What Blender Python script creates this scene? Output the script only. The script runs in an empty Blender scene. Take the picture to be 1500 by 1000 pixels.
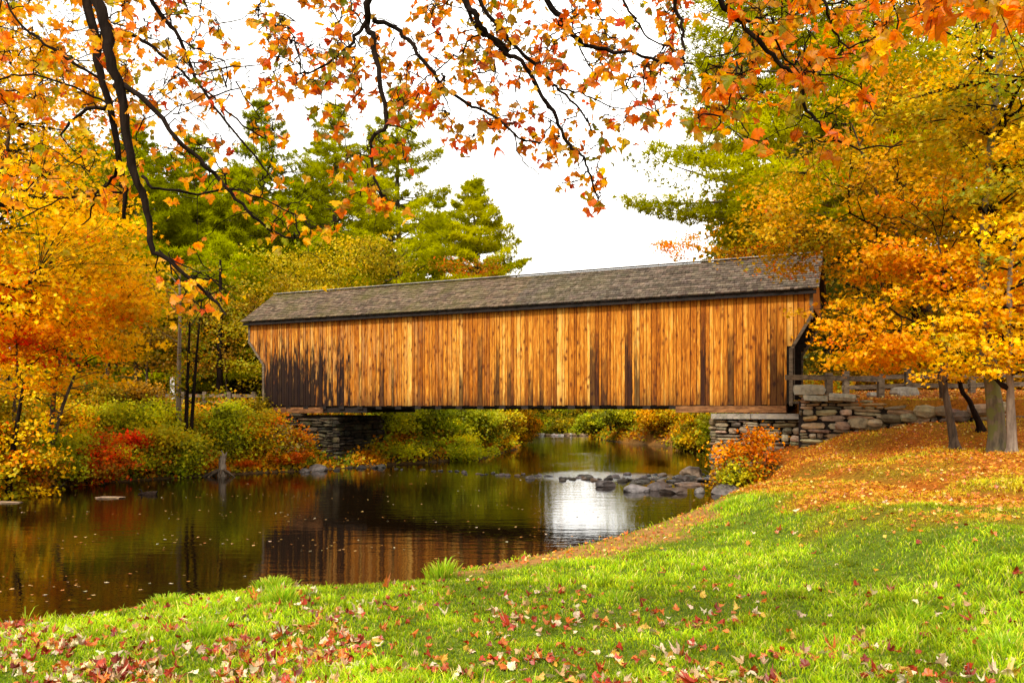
import bpy, math, random
import numpy as np
from mathutils import noise as mnoise, Vector

R = np.random.default_rng(7)
random.seed(7)
sc = bpy.context.scene
C = sc.collection
F = 1167.0; CX = 750.0; HY = 598.0; CAMZ = 2.75

# ------------------------------------------------------------------ helpers
def W(px, py, d):
    return np.array([(px-CX)/F*d, d, CAMZ-(py-HY)/F*d])
def PX(px, d): return (px-CX)/F*d
def ZY(py, d): return CAMZ-(py-HY)/F*d

def mesh(name, V, faces, mat, col=None, smooth=False, parent=None, attrs=None):
    """V (n,3); faces: list of int arrays (m,k)"""
    V = np.asarray(V, dtype=np.float32)
    if not isinstance(faces, list): faces = [faces]
    faces = [np.asarray(f, dtype=np.int32) for f in faces if len(f)]
    me = bpy.data.meshes.new(name)
    me.vertices.add(len(V)); me.vertices.foreach_set('co', V.ravel())
    li = np.concatenate([f.ravel() for f in faces])
    lt = np.concatenate([np.full(len(f), f.shape[1], dtype=np.int32) for f in faces])
    ls = np.concatenate([[0], np.cumsum(lt)[:-1]]).astype(np.int32)
    me.loops.add(len(li)); me.loops.foreach_set('vertex_index', li)
    me.polygons.add(len(lt)); me.polygons.foreach_set('loop_start', ls)
    me.polygons.foreach_set('use_smooth', np.full(len(lt), smooth))
    if col is not None:
        col = np.asarray(col, dtype=np.float32)
        c4 = np.ones((len(V), 4), dtype=np.float32); c4[:, :3] = col[:, :3]
        a = me.color_attributes.new('Col', 'FLOAT_COLOR', 'POINT'); a.data.foreach_set('color', c4.ravel())
    for k, v in (attrs or {}).items():
        a = me.attributes.new(k, 'FLOAT', 'POINT'); a.data.foreach_set('value', np.asarray(v, dtype=np.float32))
    me.update(calc_edges=True); me.validate()
    me.materials.append(mat)
    o = bpy.data.objects.new(name, me); C.objects.link(o)
    if parent is not None: o.parent = parent
    return o

def thing(name, label, cat, loc=(0, 0, 0), group=None, rz=0):
    o = bpy.data.objects.new(name, None); C.objects.link(o)
    o.empty_display_size = 0.3
    o.location = [float(v) for v in loc]; o.rotation_euler = (0, 0, rz)
    o['label'] = label; o['category'] = cat
    if group: o['group'] = group
    return o
def tag(o, label=None, cat=None, group=None, kind=None):
    if label: o['label'] = label
    if cat: o['category'] = cat
    if group: o['group'] = group
    if kind: o['kind'] = kind
    return o

class MB:
    def __init__(s): s.V = []; s.F = {3: [], 4: []}; s.C = []; s.n = 0; s.A = []
    def add(s, V, Fs, col=(0.5, 0.5, 0.5), att=0.0):
        V = np.asarray(V, dtype=np.float64)
        for f in (Fs if isinstance(Fs, list) else [Fs]):
            f = np.asarray(f)
            if len(f): s.F[f.shape[1]].append(f+s.n)
        s.V.append(V); s.n += len(V)
        c = np.asarray(col, dtype=np.float64)
        s.C.append(np.broadcast_to(c, (len(V), 3)) if c.ndim == 1 else c)
        s.A.append(np.broadcast_to(np.asarray(att, dtype=np.float64), (len(V),)))
    def box(s, x0, x1, y0, y1, z0, z1, col=(0.5, 0.5, 0.5), att=0.0):
        V = [(x, y, z) for x in (x0, x1) for y in (y0, y1) for z in (z0, z1)]
        s.add(V, BOXF, col, att)
    def beam(s, a, b, w, h, col=(0.5, 0.5, 0.5), att=0.0):
        a = np.array(a, float); b = np.array(b, float); d = b-a; L = np.linalg.norm(d); d /= L
        up = np.array([0, 0, 1.0]) if abs(d[2]) < .95 else np.array([0, 1.0, 0])
        r = np.cross(d, up); r /= np.linalg.norm(r); u = np.cross(r, d)
        V = [p+r*w/2*i+u*h/2*j for p in (a, b) for i in (-1, 1) for j in (-1, 1)]
        s.add(V, BOXF, col, att)
    def build(s, name, mat, parent=None, smooth=False, att=None):
        fs = [np.concatenate(v) for v in s.F.values() if v]
        return mesh(name, np.concatenate(s.V), fs, mat, np.concatenate(s.C), smooth, parent,
                    {att: np.concatenate(s.A)} if att else None)
BOXF = np.array([(0, 1, 3, 2), (4, 6, 7, 5), (0, 4, 5, 1), (2, 3, 7, 6), (0, 2, 6, 4), (1, 5, 7, 3)])

def tube(mb, P, rad, n=6, col=(0.1, 0.07, 0.05), lump=0.0):
    P = np.asarray(P, float); rad = np.asarray(rad, float)
    T = np.gradient(P, axis=0); T /= np.linalg.norm(T, axis=1)[:, None]+1e-9
    ref = np.array([1.0, 0.13, 0.07]) if abs(T[0][0]) < .8 else np.array([0.1, 0.2, 1.0])
    A = np.cross(T, ref); A /= np.linalg.norm(A, axis=1)[:, None]+1e-9
    B = np.cross(T, A)
    th = np.linspace(0, 2*np.pi, n, endpoint=False)
    rr = rad[:, None]*(1+lump*R.normal(size=(len(P), n)))
    V = P[:, None, :]+rr[..., None]*(np.cos(th)[None, :, None]*A[:, None, :]+np.sin(th)[None, :, None]*B[:, None, :])
    V = V.reshape(-1, 3); k = len(P)
    i = np.arange(k-1)[:, None]*n; j = np.arange(n)[None, :]; j2 = (j+1) % n
    Q = np.stack([i+j, i+j2, i+n+j2, i+n+j], axis=-1).reshape(-1, 4)
    mb.add(V, Q, col)

def bez(p0, p1, p2, n):
    t = np.linspace(0, 1, n)[:, None]
    return (1-t)**2*p0+2*t*(1-t)*p1+t*t*p2
def smoothline(P, k=4):
    """Catmull-Rom through points"""
    P = np.asarray(P, float); Q = np.vstack([2*P[0]-P[1], P, 2*P[-1]-P[-2]]); out = []
    for i in range(1, len(Q)-2):
        for t in np.linspace(0, 1, k, endpoint=False):
            out.append(0.5*((2*Q[i])+(-Q[i-1]+Q[i+1])*t+(2*Q[i-1]-5*Q[i]+4*Q[i+1]-Q[i+2])*t*t+(-Q[i-1]+3*Q[i]-3*Q[i+1]+Q[i+2])*t**3))
    out.append(P[-1]); return np.array(out)

def frames(nrm, ang):
    """rotation matrices whose z axis is nrm, spun by ang"""
    n = nrm/(np.linalg.norm(nrm, axis=1)[:, None]+1e-9)
    ref = np.where(np.abs(n[:, 2:3]) < .9, np.array([[0, 0, 1.0]]), np.array([[1.0, 0, 0]]))
    a = np.cross(ref, n); a /= np.linalg.norm(a, axis=1)[:, None]+1e-9
    b = np.cross(n, a)
    c, s_ = np.cos(ang)[:, None], np.sin(ang)[:, None]
    return np.stack([a*c+b*s_, -a*s_+b*c, n], axis=2)

def place(TV, TF, pos, M, scale):
    n = len(pos); k = len(TV)
    if TV.ndim == 2: TV = np.broadcast_to(TV, (n, k, 3))
    V = np.einsum('nij,nkj->nki', M, TV*scale[:, None, None])+pos[:, None, :]
    Fc = (TF[None]+(np.arange(n)*TV.shape[1])[:, None, None]).reshape(-1, TF.shape[1])
    return V.reshape(-1, 3), Fc

QUADV = np.array([(0, 0, 0), (0.42, 0.45, .12), (0, 1, -.02), (-0.42, 0.45, .12)])
QUADF = np.array([(0, 1, 2), (0, 2, 3)])
STARV = np.array([(0, 0, 0), (.5, .12, .05), (.2, .38, 0), (.5, .66, .06), (.14, .62, .02), (0, 1, -.05), (-.14, .62, .02), (-.5, .66, .06), (-.2, .38, 0), (-.5, .12, .05), (0, .4, -.03)])
STARF = np.array([(10, i, (i+1) % 10) for i in range(10)])
_h = [(0, 0), (.11, -.05), (.27, -.04), (.32, .08), (.49, .10), (.43, .22), (.60, .44), (.47, .43), (.41, .54), (.25, .47), (.31, .66), (.20, .68), (.12, .80), (0, .93)]
_o = _h+[(-x, y) for x, y in _h[-2:0:-1]]
MAPV = np.array([(0, .34, 0)]+[(x, y, 0) for x, y in _o]); MAPF = np.array([(0, 1+i, 1+(i+1) % len(_o)) for i in range(len(_o))])

def maple_leaves(pos, nrm, ang, scale, curl=0.5):
    n = len(pos); TV = np.repeat(MAPV[None], n, 0).copy()
    a = R.normal(0, curl, n)[:, None]; b = R.normal(0, curl, n)[:, None]; c = R.normal(0, curl*.5, n)[:, None]
    x = TV[:, :, 0]; y = TV[:, :, 1]-.34
    TV[:, :, 2] = a*x*x*1.6+b*y*y*1.2+c*x*y+.35*np.abs(x)*R.uniform(-.6, 1, n)[:, None]
    TV[:, 1:, :2] *= 1+R.normal(0, .07, (n, len(MAPV)-1, 1))
    TV[:, :, 0] *= R.uniform(.65, 1.05, n)[:, None]
    return place(TV, MAPF, pos, frames(nrm, ang), scale)

def pick(pal, n, jit=.12):
    """pal: list of (weight, (r,g,b))"""
    w = np.array([p[0] for p in pal], float); w /= w.sum()
    c = np.array([p[1] for p in pal])[R.choice(len(pal), n, p=w)]
    return np.clip(c*(1+R.normal(0, jit, (n, 1)))*(1+R.normal(0, .06, (n, 3))), 0.002, .95)

# ------------------------------------------------------------------ materials
def newmat(name):
    m = bpy.data.materials.new(name); m.use_nodes = True; m.node_tree.nodes.clear(); return m, m.node_tree.nodes, m.node_tree.links
def N(ns, t, **kw):
    n = ns.new(t)
    for k, v in kw.items():
        if k.startswith('i_'):
            n.inputs[int(k[2:]) if k[2:].isdigit() else k[2:].replace('_', ' ')].default_value = v
        else: setattr(n, k, v)
    return n
def ramp(ns, stops, interp='LINEAR'):
    r = ns.new('ShaderNodeValToRGB'); e = r.color_ramp.elements; r.color_ramp.interpolation = interp
    while len(e) < len(stops): e.new(.5)
    for i, (p, c) in enumerate(stops): e[i].position = p; e[i].color = (*c, 1) if len(c) == 3 else c
    return r
def mathn(ns, ls, op, a, b=None, c=None, clamp=False):
    n = ns.new('ShaderNodeMath'); n.operation = op; n.use_clamp = clamp
    for i, v in enumerate((a, b, c)):
        if v is None: continue
        if isinstance(v, (int, float)): n.inputs[i].default_value = v
        else: ls.new(v, n.inputs[i])
    return n.outputs[0]
def mixc(ns, ls, fac, a, b, bt='MIX'):
    n = ns.new('ShaderNodeMix'); n.data_type = 'RGBA'; n.blend_type = bt
    for i, v in ((0, fac), (6, a), (7, b)):
        if isinstance(v, (int, float)): n.inputs[i].default_value = v
        elif isinstance(v, tuple): n.inputs[i].default_value = (*v, 1)
        else: ls.new(v, n.inputs[i])
    return n.outputs[2]

def leafmat(name, trans=.4, spots=False, gloss=.06, tsat=1.0, gain=1.0, sat=1.0):
    m, ns, ls = newmat(name)
    a = N(ns, 'ShaderNodeAttribute', attribute_name='Col'); col = a.outputs[0]
    hg = N(ns, 'ShaderNodeHueSaturation', i_Saturation=sat, i_Value=gain); ls.new(col, hg.inputs['Color']); col = hg.outputs[0]
    if spots:
        tc = N(ns, 'ShaderNodeTexCoord')
        nz = N(ns, 'ShaderNodeTexNoise', i_Scale=38.0, i_Detail=3.0); ls.new(tc.outputs['Object'], nz.inputs[0])
        r = ramp(ns, [(.30, (.35, .22, .12)), (.42, (1, 1, 1)), (.62, (1.05, 1.25, .9)), (.75, (.8, .6, .5))]); ls.new(nz.outputs[0], r.inputs[0])
        col = mixc(ns, ls, .75, col, r.outputs[0], 'MULTIPLY')
    d = N(ns, 'ShaderNodeBsdfDiffuse'); t = N(ns, 'ShaderNodeBsdfTranslucent'); g = N(ns, 'ShaderNodeBsdfGlossy', i_Roughness=.45)
    g.inputs[0].default_value = (.8, .8, .8, 1)
    ls.new(col, d.inputs[0])
    hs = N(ns, 'ShaderNodeHueSaturation', i_Saturation=1.1, i_Value=1.15*tsat); ls.new(col, hs.inputs['Color']); ls.new(hs.outputs[0], t.inputs[0])
    mx = N(ns, 'ShaderNodeMixShader', i_0=trans); ls.new(d.outputs[0], mx.inputs[1]); ls.new(t.outputs[0], mx.inputs[2])
    m2 = N(ns, 'ShaderNodeMixShader', i_0=gloss); ls.new(mx.outputs[0], m2.inputs[1]); ls.new(g.outputs[0], m2.inputs[2])
    o = N(ns, 'ShaderNodeOutputMaterial'); ls.new(m2.outputs[0], o.inputs[0]); return m
def surfmat(name, colf, rough=.8, bump=None, spec=.3):
    """colf(ns, ls, objcoord)->colour socket ; bump(ns,ls,objcoord)->(height socket, strength, distance)"""
    m, ns, ls = newmat(name); tc = N(ns, 'ShaderNodeTexCoord'); oc = tc.outputs['Object']
    p = N(ns, 'ShaderNodeBsdfPrincipled', i_Roughness=rough); p.inputs['Specular IOR Level'].default_value = spec
    c = colf(ns, ls, oc); ls.new(c, p.inputs['Base Color'])
    if bump:
        h, st, di = bump(ns, ls, oc); b = N(ns, 'ShaderNodeBump', i_Strength=st, i_Distance=di); ls.new(h, b.inputs['Height']); ls.new(b.outputs[0], p.inputs['Normal'])
    o = N(ns, 'ShaderNodeOutputMaterial'); ls.new(p.outputs[0], o.inputs[0]); return m
def noise(ns, ls, oc, scale, detail=4., rough=.55, stretch=None, dist=0.):
    v = oc
    if stretch: mp = N(ns, 'ShaderNodeMapping'); mp.inputs['Scale'].default_value = stretch; ls.new(oc, mp.inputs[0]); v = mp.outputs[0]
    n = N(ns, 'ShaderNodeTexNoise', i_Scale=scale, i_Detail=detail, i_Roughness=rough, i_Distortion=dist); ls.new(v, n.inputs['Vector']); return n.outputs[0]
def vcol(ns): return N(ns, 'ShaderNodeAttribute', attribute_name='Col').outputs[0]

M = {}
M['leaf'] = leafmat('autumn_leaf', .42, gloss=.010, gain=1.55, sat=1.04)
M['nearleaf'] = leafmat('blotched_maple_leaf', .55, True, .02, 1.3, 1.25, 1.05)
M['deadleaf'] = leafmat('fallen_leaf', .12, True, .05)
M['needle'] = leafmat('pine_needle', .35, gloss=.0, gain=1.7, sat=1.1)
M['grass'] = leafmat('grass_blade', .4, gloss=.015, tsat=1.15, gain=1.68)
def barkf(dark, light, lich=None):
    def f(ns, ls, oc):
        n = noise(ns, ls, oc, 7., 6., .65, (1, 1, .22)); r = ramp(ns, [(.35, dark), (.65, light)]); ls.new(n, r.inputs[0]); c = r.outputs[0]
        if lich:
            n2 = noise(ns, ls, oc, 3.2, 5., .6); r2 = ramp(ns, [(.48, (0, 0, 0)), (.56, (1, 1, 1))]); ls.new(n2, r2.inputs[0]); c = mixc(ns, ls, r2.outputs[0], c, lich)
        return c
    return f
def barkb(ns, ls, oc): return noise(ns, ls, oc, 12., 5., .6, (1, 1, .2)), .8, .03
M['bark'] = surfmat('grey_brown_bark', barkf((.03, .02, .012), (.14, .095, .06)), .9, barkb)
M['paleback'] = surfmat('pale_bark', barkf((.12, .085, .06), (.34, .27, .2)), .9, barkb)
M['mossbark'] = surfmat('mossy_bark', barkf((.06, .05, .03), (.2, .15, .09), (.13, .13, .035)), .9, barkb)
M['darkbark'] = surfmat('dark_wet_bark', barkf((.005, .003, .0025), (.028, .017, .012), None), .9, barkb, .05)
def stonec(ns, ls, oc):
    v = vcol(ns); n = noise(ns, ls, oc, 5., 6., .65); r = ramp(ns, [(.3, (.45, .42, .4)), (.5, (1, 1, 1)), (.7, (1.35, 1.25, 1.05))]); ls.new(n, r.inputs[0])
    c = mixc(ns, ls, 1.0, v, r.outputs[0], 'MULTIPLY')
    n2 = noise(ns, ls, oc, 1.7, 5., .7); r2 = ramp(ns, [(.52, (0, 0, 0)), (.66, (1, 1, 1))]); ls.new(n2, r2.inputs[0])
    return mixc(ns, ls, mathn(ns, ls, 'MULTIPLY', r2.outputs[0], .35), c, (.13, .13, .035))
def stoneb(ns, ls, oc): return noise(ns, ls, oc, 9., 8., .7), .9, .06
M['stone'] = surfmat('weathered_stone', stonec, .85, stoneb)
M['wetrock'] = surfmat('wet_river_rock', lambda ns, ls, oc: mixc(ns, ls, 1.0, vcol(ns), (lambda r: (ls.new(noise(ns, ls, oc, 4., 6., .6), r.inputs[0]), r.outputs[0])[1])(ramp(ns, [(.35, (.4, .36, .33)), (.65, (1.1, 1.0, .92))])), 'MULTIPLY'), .4, stoneb, .5)
def woodc(dark, light):
    def f(ns, ls, oc):
        n = noise(ns, ls, oc, 3., 6., .6, (1, 4, 4)); r = ramp(ns, [(.35, dark), (.65, light)]); ls.new(n, r.inputs[0]); return r.outputs[0]
    return f
M['oldwood'] = surfmat('weathered_grey_timber', woodc((.06, .04, .025), (.22, .16, .1)), .85, barkb)
M['brownbeam'] = surfmat('brown_bearing_timber', woodc((.10, .035, .01), (.34, .15, .05)), .8, barkb)
M['darkwood_shade'] = surfmat('dark_timber_and_shade', woodc((.006, .004, .003), (.025, .016, .012)), .85, barkb)
M['white'] = surfmat('white_painted_metal', lambda ns, ls, oc: (lambda r: (ls.new(noise(ns, ls, oc, 6.), r.inputs[0]), r.outputs[0])[1])(ramp(ns, [(.3, (.55, .55, .52)), (.7, (.72, .72, .7))])), .5)

# ------------------------------------------------------------------ terrain
RIV = np.array([(-60, 1), (-25, 5), (-12, 8), (-6.6, 9.7), (-5.5, 10.5), (-4.6, 11.4), (-3.7, 12.1), (-2.6, 12.3), (-1.6, 12.6), (-.6, 13.8), (.65, 15.1), (2.2, 17), (3.4, 18.9),
                (5.3, 22.2), (6.5, 24.5), (7.6, 27), (8.2, 30), (9.5, 35), (12, 43), (13.2, 50), (12, 56), (9, 64), (7.4, 72), (7.9, 84), (8, 96), (1.5, 96), (1.6, 82), (1.2, 68), (.4, 54), (-1.6, 44), (-5, 39.5),
                (-6.9, 37.6), (-8.2, 36.2), (-9.2, 35), (-11, 33.8), (-12.5, 32.2), (-14.4, 30.3), (-15.7, 28), (-16.6, 25.3), (-20, 22), (-32, 16), (-60, 12)], float)
def sdist(P):
    """distance to shore, positive on land"""
    a = RIV; b = np.roll(RIV, -1, 0); out = np.full(len(P), 1e9); ins = np.zeros(len(P), bool)
    for (ax, ay), (bx, by) in zip(a, b):
        dx, dy = bx-ax, by-ay; t = np.clip(((P[:, 0]-ax)*dx+(P[:, 1]-ay)*dy)/(dx*dx+dy*dy), 0, 1)
        out = np.minimum(out, np.hypot(P[:, 0]-ax-t*dx, P[:, 1]-ay-t*dy))
        c = ((ay > P[:, 1]) != (by > P[:, 1])); xi = ax+(P[:, 1]-ay)*dx/(dy if dy else 1e-9); ins ^= (c & (P[:, 0] < xi))
    return np.where(ins, -out, out)
CP = np.array([(0, 0, 1.15), (0, 4, 1.12), (-5, 4, .95), (-4, 7.5, .72), (5, 4, 1.35), (0, 8, .92), (-12, 3, .6), (3.3, 6.3, 1.3), (1.5, 11, .95), (5.2, 11, 1.4), (4.5, 15.5, 1.12), (7, 18, 1.25), (9, 22, 1.2), (12, 21, 1.6), (13.4, 19, 1.7),
               (8.3, 26, .85), (9.8, 27.5, 1.35), (11.6, 26.6, 2.0), (13.4, 25.4, 2.3), (15.6, 23.6, 2.45), (20, 18, 2.3), (12, 10, 1.7), (20, 8, 2), (30, 15, 3), (10, -10, 1.5), (-10, -15, 1.2), (40, 0, 3),
               (14, 45, 1.6), (17, 55, 2.4), (13, 62, 1.3), (10, 72, 1.2), (25, 60, 5), (40, 80, 7), (40, 40, 5), (12, 90, 1.5), (0, 110, 3), (-8, 60, 2.5), (-3, 52, 1.1), (-9, 45, 2.0), (-3, 70, 1.5), (-2, 90, 1.5), (-20, 70, 5), (-40, 90, 8), (-40, 40, 4),
               (-12, 36, 1.2), (-13, 34.5, .9), (-15, 33, 1.3), (-18, 31, 1.4), (-20, 27, 1.3), (-22, 35, 2.3), (-17, 37.5, 2.6), (-14.5, 41, 2.9), (-20, 44, 3.0), (-30, 30, 2.5), (-40, 20, 2.5), (60, 60, 8), (-70, 60, 8), (0, 200, 8), (100, 100, 10), (-120, 100, 10), (0, 400, 10), (200, 0, 6), (-200, 20, 6), (0, -200, 4)], float)
WALL = np.array([(10.0, 27.9), (11.3, 27.55), (12.4, 27.0), (13.6, 26.1), (14.8, 25.2), (17.5, 23.6), (24, 20.5), (60, 8)])
def wallbehind(P):
    x, y = P[:, 0], P[:, 1]; wy = np.interp(x, WALL[:, 0], WALL[:, 1]); return np.where(x > 10.35, (y-wy)*.85, -9)
def height(P):
    P = np.asarray(P, float); s = sdist(P); num = 0; den = 0
    for x, y, z in CP:
        w = 1/((P[:, 0]-x)**2+(P[:, 1]-y)**2+1.0)**1.7; num = num+w*z; den = den+w
    h = num/den
    wb = wallbehind(P); t = np.clip(wb/.35, 0, 1); fade = np.clip((46-P[:, 1])/8, 0, 1)
    up = 3.0+.05*np.clip(wb, 0, 10)
    h = h*(1-t*fade)+up*t*fade
    wd = np.interp(P[:, 0], [-3, 0, 3, 6], [1.1, 2.2, 3.2, 2.4]); wd = np.where(P[:, 1] > 30, 2.2, wd)
    x, y = P[:, 0], P[:, 1]
    near = (y < 19) & (x > -13)
    sl = np.interp(x, [-6, -1, 1, 4.6, 6], [.17, .13, .10, .14, .40]); sl = np.where(near | ((y < 26) & (x > 0)), sl, .55)
    sl = np.where((y >= 22) & (x > 5) & (y < 34), .42, sl)
    sl = np.where((x > 8.3) & (y > 8), np.interp(x, [8.3, 10.5], [.42, 3.0]), sl)
    land = h*(1-np.exp(-sl*np.maximum(s, 0)/np.maximum(h, .2)*1.15))+.02
    land = land+(.03*np.sin(x*1.9+y*.7)*np.sin(y*1.3-x*.4)+.02*np.sin(x*4.1+1)*np.sin(y*3.7))*np.clip(s, 0, 1)
    return np.where(s > 0, land, -1.1*(1-np.exp(np.minimum(s, 0)/1.6))-.01)
def hz(x, y): return float(height(np.array([[x, y]]))[0])

DB = lambda px: np.interp(px, [1040, 1085, 1180, 1300, 1400, 1500], [24, 21, 13.5, 11.6, 11, 10.6])
def zones(P, s):
    """litter weight (orange floor), dirt weight (shore strip), far wild"""
    x, y = P[:, 0], P[:, 1]; px = CX+F*x/np.maximum(y, .5)
    nz = .8*np.sin(x*2.1+y*1.3)+.6*np.sin(x*.9-y*2.3+2)
    pn = np.sin(x*1.1+2*np.sin(y*.6))*np.sin(y*.9+1.3*np.sin(x*.8)); lit = np.clip((y-DB(px)+nz*.9+.6)/3.2, 0, 1)*(x > 2)*(px > 1030); lit = lit*np.clip(.88+.4*pn, .45, 1)
    lit = np.maximum(lit, .75*np.clip((x-9)/2, 0, 1)*np.clip((y-9)/2, 0, 1))
    w = np.interp(x, [-2.5, -1, 0, 1.5, 4.5, 6.2], [0, .5, 1.4, 2.0, 1.9, .4])
    dirt = np.clip((w-s+.25*nz)/.5, 0, 1)*((x > -2.6) & (y < 26) & (x < 7))
    wild = ((y > 26) & (x < 9)) | ((x < -12) & (y > 11)) | (y > 30)
    return lit, dirt, wild

def build_ground():
    def axis(lo, hi, fine, far):
        a = list(np.arange(lo, hi, fine)); st = fine; v = hi
        while v < far: a.append(v); st *= 1.22; v += st
        st = fine; v = lo-fine
        while v > -far: a.insert(0, v); st *= 1.22; v -= st
        return np.array([-900.]+a+[900.])
    xs = axis(-20, 22, .22, 850); ys = axis(2, 46, .22, 850)
    X, Y = np.meshgrid(xs, ys); P = np.stack([X.ravel(), Y.ravel()], 1)
    Z = height(P); V = np.column_stack([P, Z]); nx, ny = len(xs), len(ys)
    i = np.arange(ny-1)[:, None]*nx+np.arange(nx-1)[None]; Q = np.stack([i, i+1, i+1+nx, i+nx], -1).reshape(-1, 4)
    s = sdist(P); lit, dirt, wild = zones(P, s)
    col = np.tile(np.array([.10, .15, .012]), (len(P), 1))
    col = col*(1-dirt[:, None])+np.array([.34, .17, .05])*dirt[:, None]
    col = col*(1-lit[:, None])+np.array([.32, .095, .008])*lit[:, None]
    col = np.where(wild[:, None], np.array([.07, .05, .012]), col)
    road = (P[:, 1] > 30) & (P[:, 0] > 9) & (P[:, 1] < 46)
    col = np.where(((P[:, 1] > 27) & (P[:, 0] < 9))[:, None], np.array([.045, .035, .010]), col); road = (P[:, 1] > 30) & (P[:, 0] > 9); col = np.where(road[:, None], np.array([.3, .13, .02]), col)
    col = np.where((s < .12)[:, None], np.array([.10, .06, .025]), col)
    def cf(ns, ls, oc):
        v = vcol(ns); n = noise(ns, ls, oc, 9., 8., .75); r = ramp(ns, [(.3, (.35, .3, .25)), (.5, (1, 1, 1)), (.68, (1.6, 1.45, 1.2))]); ls.new(n, r.inputs[0])
        return mixc(ns, ls, 1.0, v, r.outputs[0], 'MULTIPLY')
    m = surfmat('ground_soil', cf, .95, lambda ns, ls, oc: (noise(ns, ls, oc, 14., 8., .7), .8, .05), .1)
    tag(mesh('ground', V, Q, m, col, True), kind='structure', label='grassy lawn and wooded river banks')

def build_water():
    m, ns, ls = newmat('river_water'); tc = N(ns, 'ShaderNodeTexCoord'); oc = tc.outputs['Object']
    n1 = noise(ns, ls, oc, 1.0, 4., .55, (1.0, 3.2, 1)); n2 = noise(ns, ls, oc, 6.0, 3., .5, (1, 2.6, 1)); n3 = noise(ns, ls, oc, .12, 2.)
    rr = ramp(ns, [(.40, (.25, .25, .25)), (.62, (1, 1, 1))]); ls.new(n3, rr.inputs[0])
    h = mathn(ns, ls, 'ADD', n1, mathn(ns, ls, 'MULTIPLY', n2, .10)); h = mathn(ns, ls, 'MULTIPLY', h, rr.outputs[0])
    # riffle by the stones
    sep = N(ns, 'ShaderNodeSeparateXYZ'); ls.new(oc, sep.inputs[0])
    b1 = mathn(ns, ls, 'MULTIPLY', mathn(ns, ls, 'SUBTRACT', sep.outputs[1], 32.4), .7)
    rf = mathn(ns, ls, 'POWER', 2.718, mathn(ns, ls, 'MULTIPLY', mathn(ns, ls, 'MULTIPLY', b1, b1), -1.0))
    bx = mathn(ns, ls, 'MULTIPLY', mathn(ns, ls, 'SUBTRACT', sep.outputs[0], 3.6), .42)
    rf = mathn(ns, ls, 'MULTIPLY', rf, mathn(ns, ls, 'POWER', 2.718, mathn(ns, ls, 'MULTIPLY', mathn(ns, ls, 'MULTIPLY', bx, bx), -1.0)))
    n4 = noise(ns, ls, oc, 2.6, 5., .65, (1, 3.0, 1))
    h2 = mathn(ns, ls, 'ADD', h, mathn(ns, ls, 'MULTIPLY', mathn(ns, ls, 'MULTIPLY', n4, rf), 5.0))
    b = N(ns, 'ShaderNodeBump', i_Strength=.22, i_Distance=.05); ls.new(h2, b.inputs['Height'])
    p = N(ns, 'ShaderNodeBsdfPrincipled', i_Roughness=.025, i_IOR=1.27); ls.new(b.outputs[0], p.inputs['Normal'])
    fo = ramp(ns, [(.52, (0, 0, 0)), (.60, (1, 1, 1))]); ls.new(mathn(ns, ls, 'MULTIPLY', n4, mathn(ns, ls, 'ADD', mathn(ns, ls, 'MULTIPLY', rf, .28), .80)), fo.inputs[0])
    c = mixc(ns, ls, mathn(ns, ls, 'MULTIPLY', fo.outputs[0], rf), (.006, .003, .001), (.6, .6, .55)); ls.new(c, p.inputs['Base Color'])
    o = N(ns, 'ShaderNodeOutputMaterial'); ls.new(p.outputs[0], o.inputs[0])
    V = [(-900, -30, 0), (900, -30, 0), (900, 97, 0), (-900, 97, 0)]
    tag(mesh('river', V, np.array([(0, 1, 2, 3)]), m), kind='structure', label='dark calm river with reflections')

# ------------------------------------------------------------------ trees
YEL = [(5, (.64, .35, .012)), (5, (.64, .45, .02)), (1.5, (.60, .20, .008)), (1.5, (.32, .28, .02))]
ORA = [(4, (.60, .17, .008)), (3, (.62, .26, .01)), (2, (.50, .10, .006)), (1, (.62, .36, .02))]
RED = [(4, (.48, .03, .01)), (3, (.52, .07, .008)), (1, (.5, .2, .01))]
OLI = [(5, (.20, .18, .012)), (3, (.30, .22, .012)), (2, (.42, .22, .01)), (2, (.12, .14, .012))]
OLO = [(4, (.26, .20, .012)), (4, (.48, .24, .01)), (2, (.55, .20, .008)), (2, (.16, .16, .012))]
GRN = [(4, (.15, .18, .011)), (3, (.24, .25, .013)), (2, (.38, .31, .016))]
LGR = [(4, (.33, .35, .02)), (3, (.22, .24, .014)), (2, (.48, .38, .02))]
MIXB = [(3, (.18, .20, .014)), (3, (.38, .30, .018)), (2, (.50, .27, .014)), (1, (.48, .14, .008))]
RUST = [(4, (.34, .09, .008)), (2, (.28, .12, .012)), (1, (.5, .2, .01))]
DKR = [(4, (.20, .11, .012)), (2, (.12, .09, .012)), (2, (.32, .13, .01))]

def crown_points(ells, n, shell=.35):
    w = np.array([e[1][0]*e[1][1]*e[1][2] for e in ells])**.8; w /= w.sum(); out = []
    ks = R.choice(len(ells), n, p=w)
    for k in ks:
        c, r = ells[k]; v = R.normal(size=3); v /= np.linalg.norm(v); out.append(np.array(c)+v*np.array(r)*(R.uniform(shell, 1)**.6))
    return np.array(out)

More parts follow.
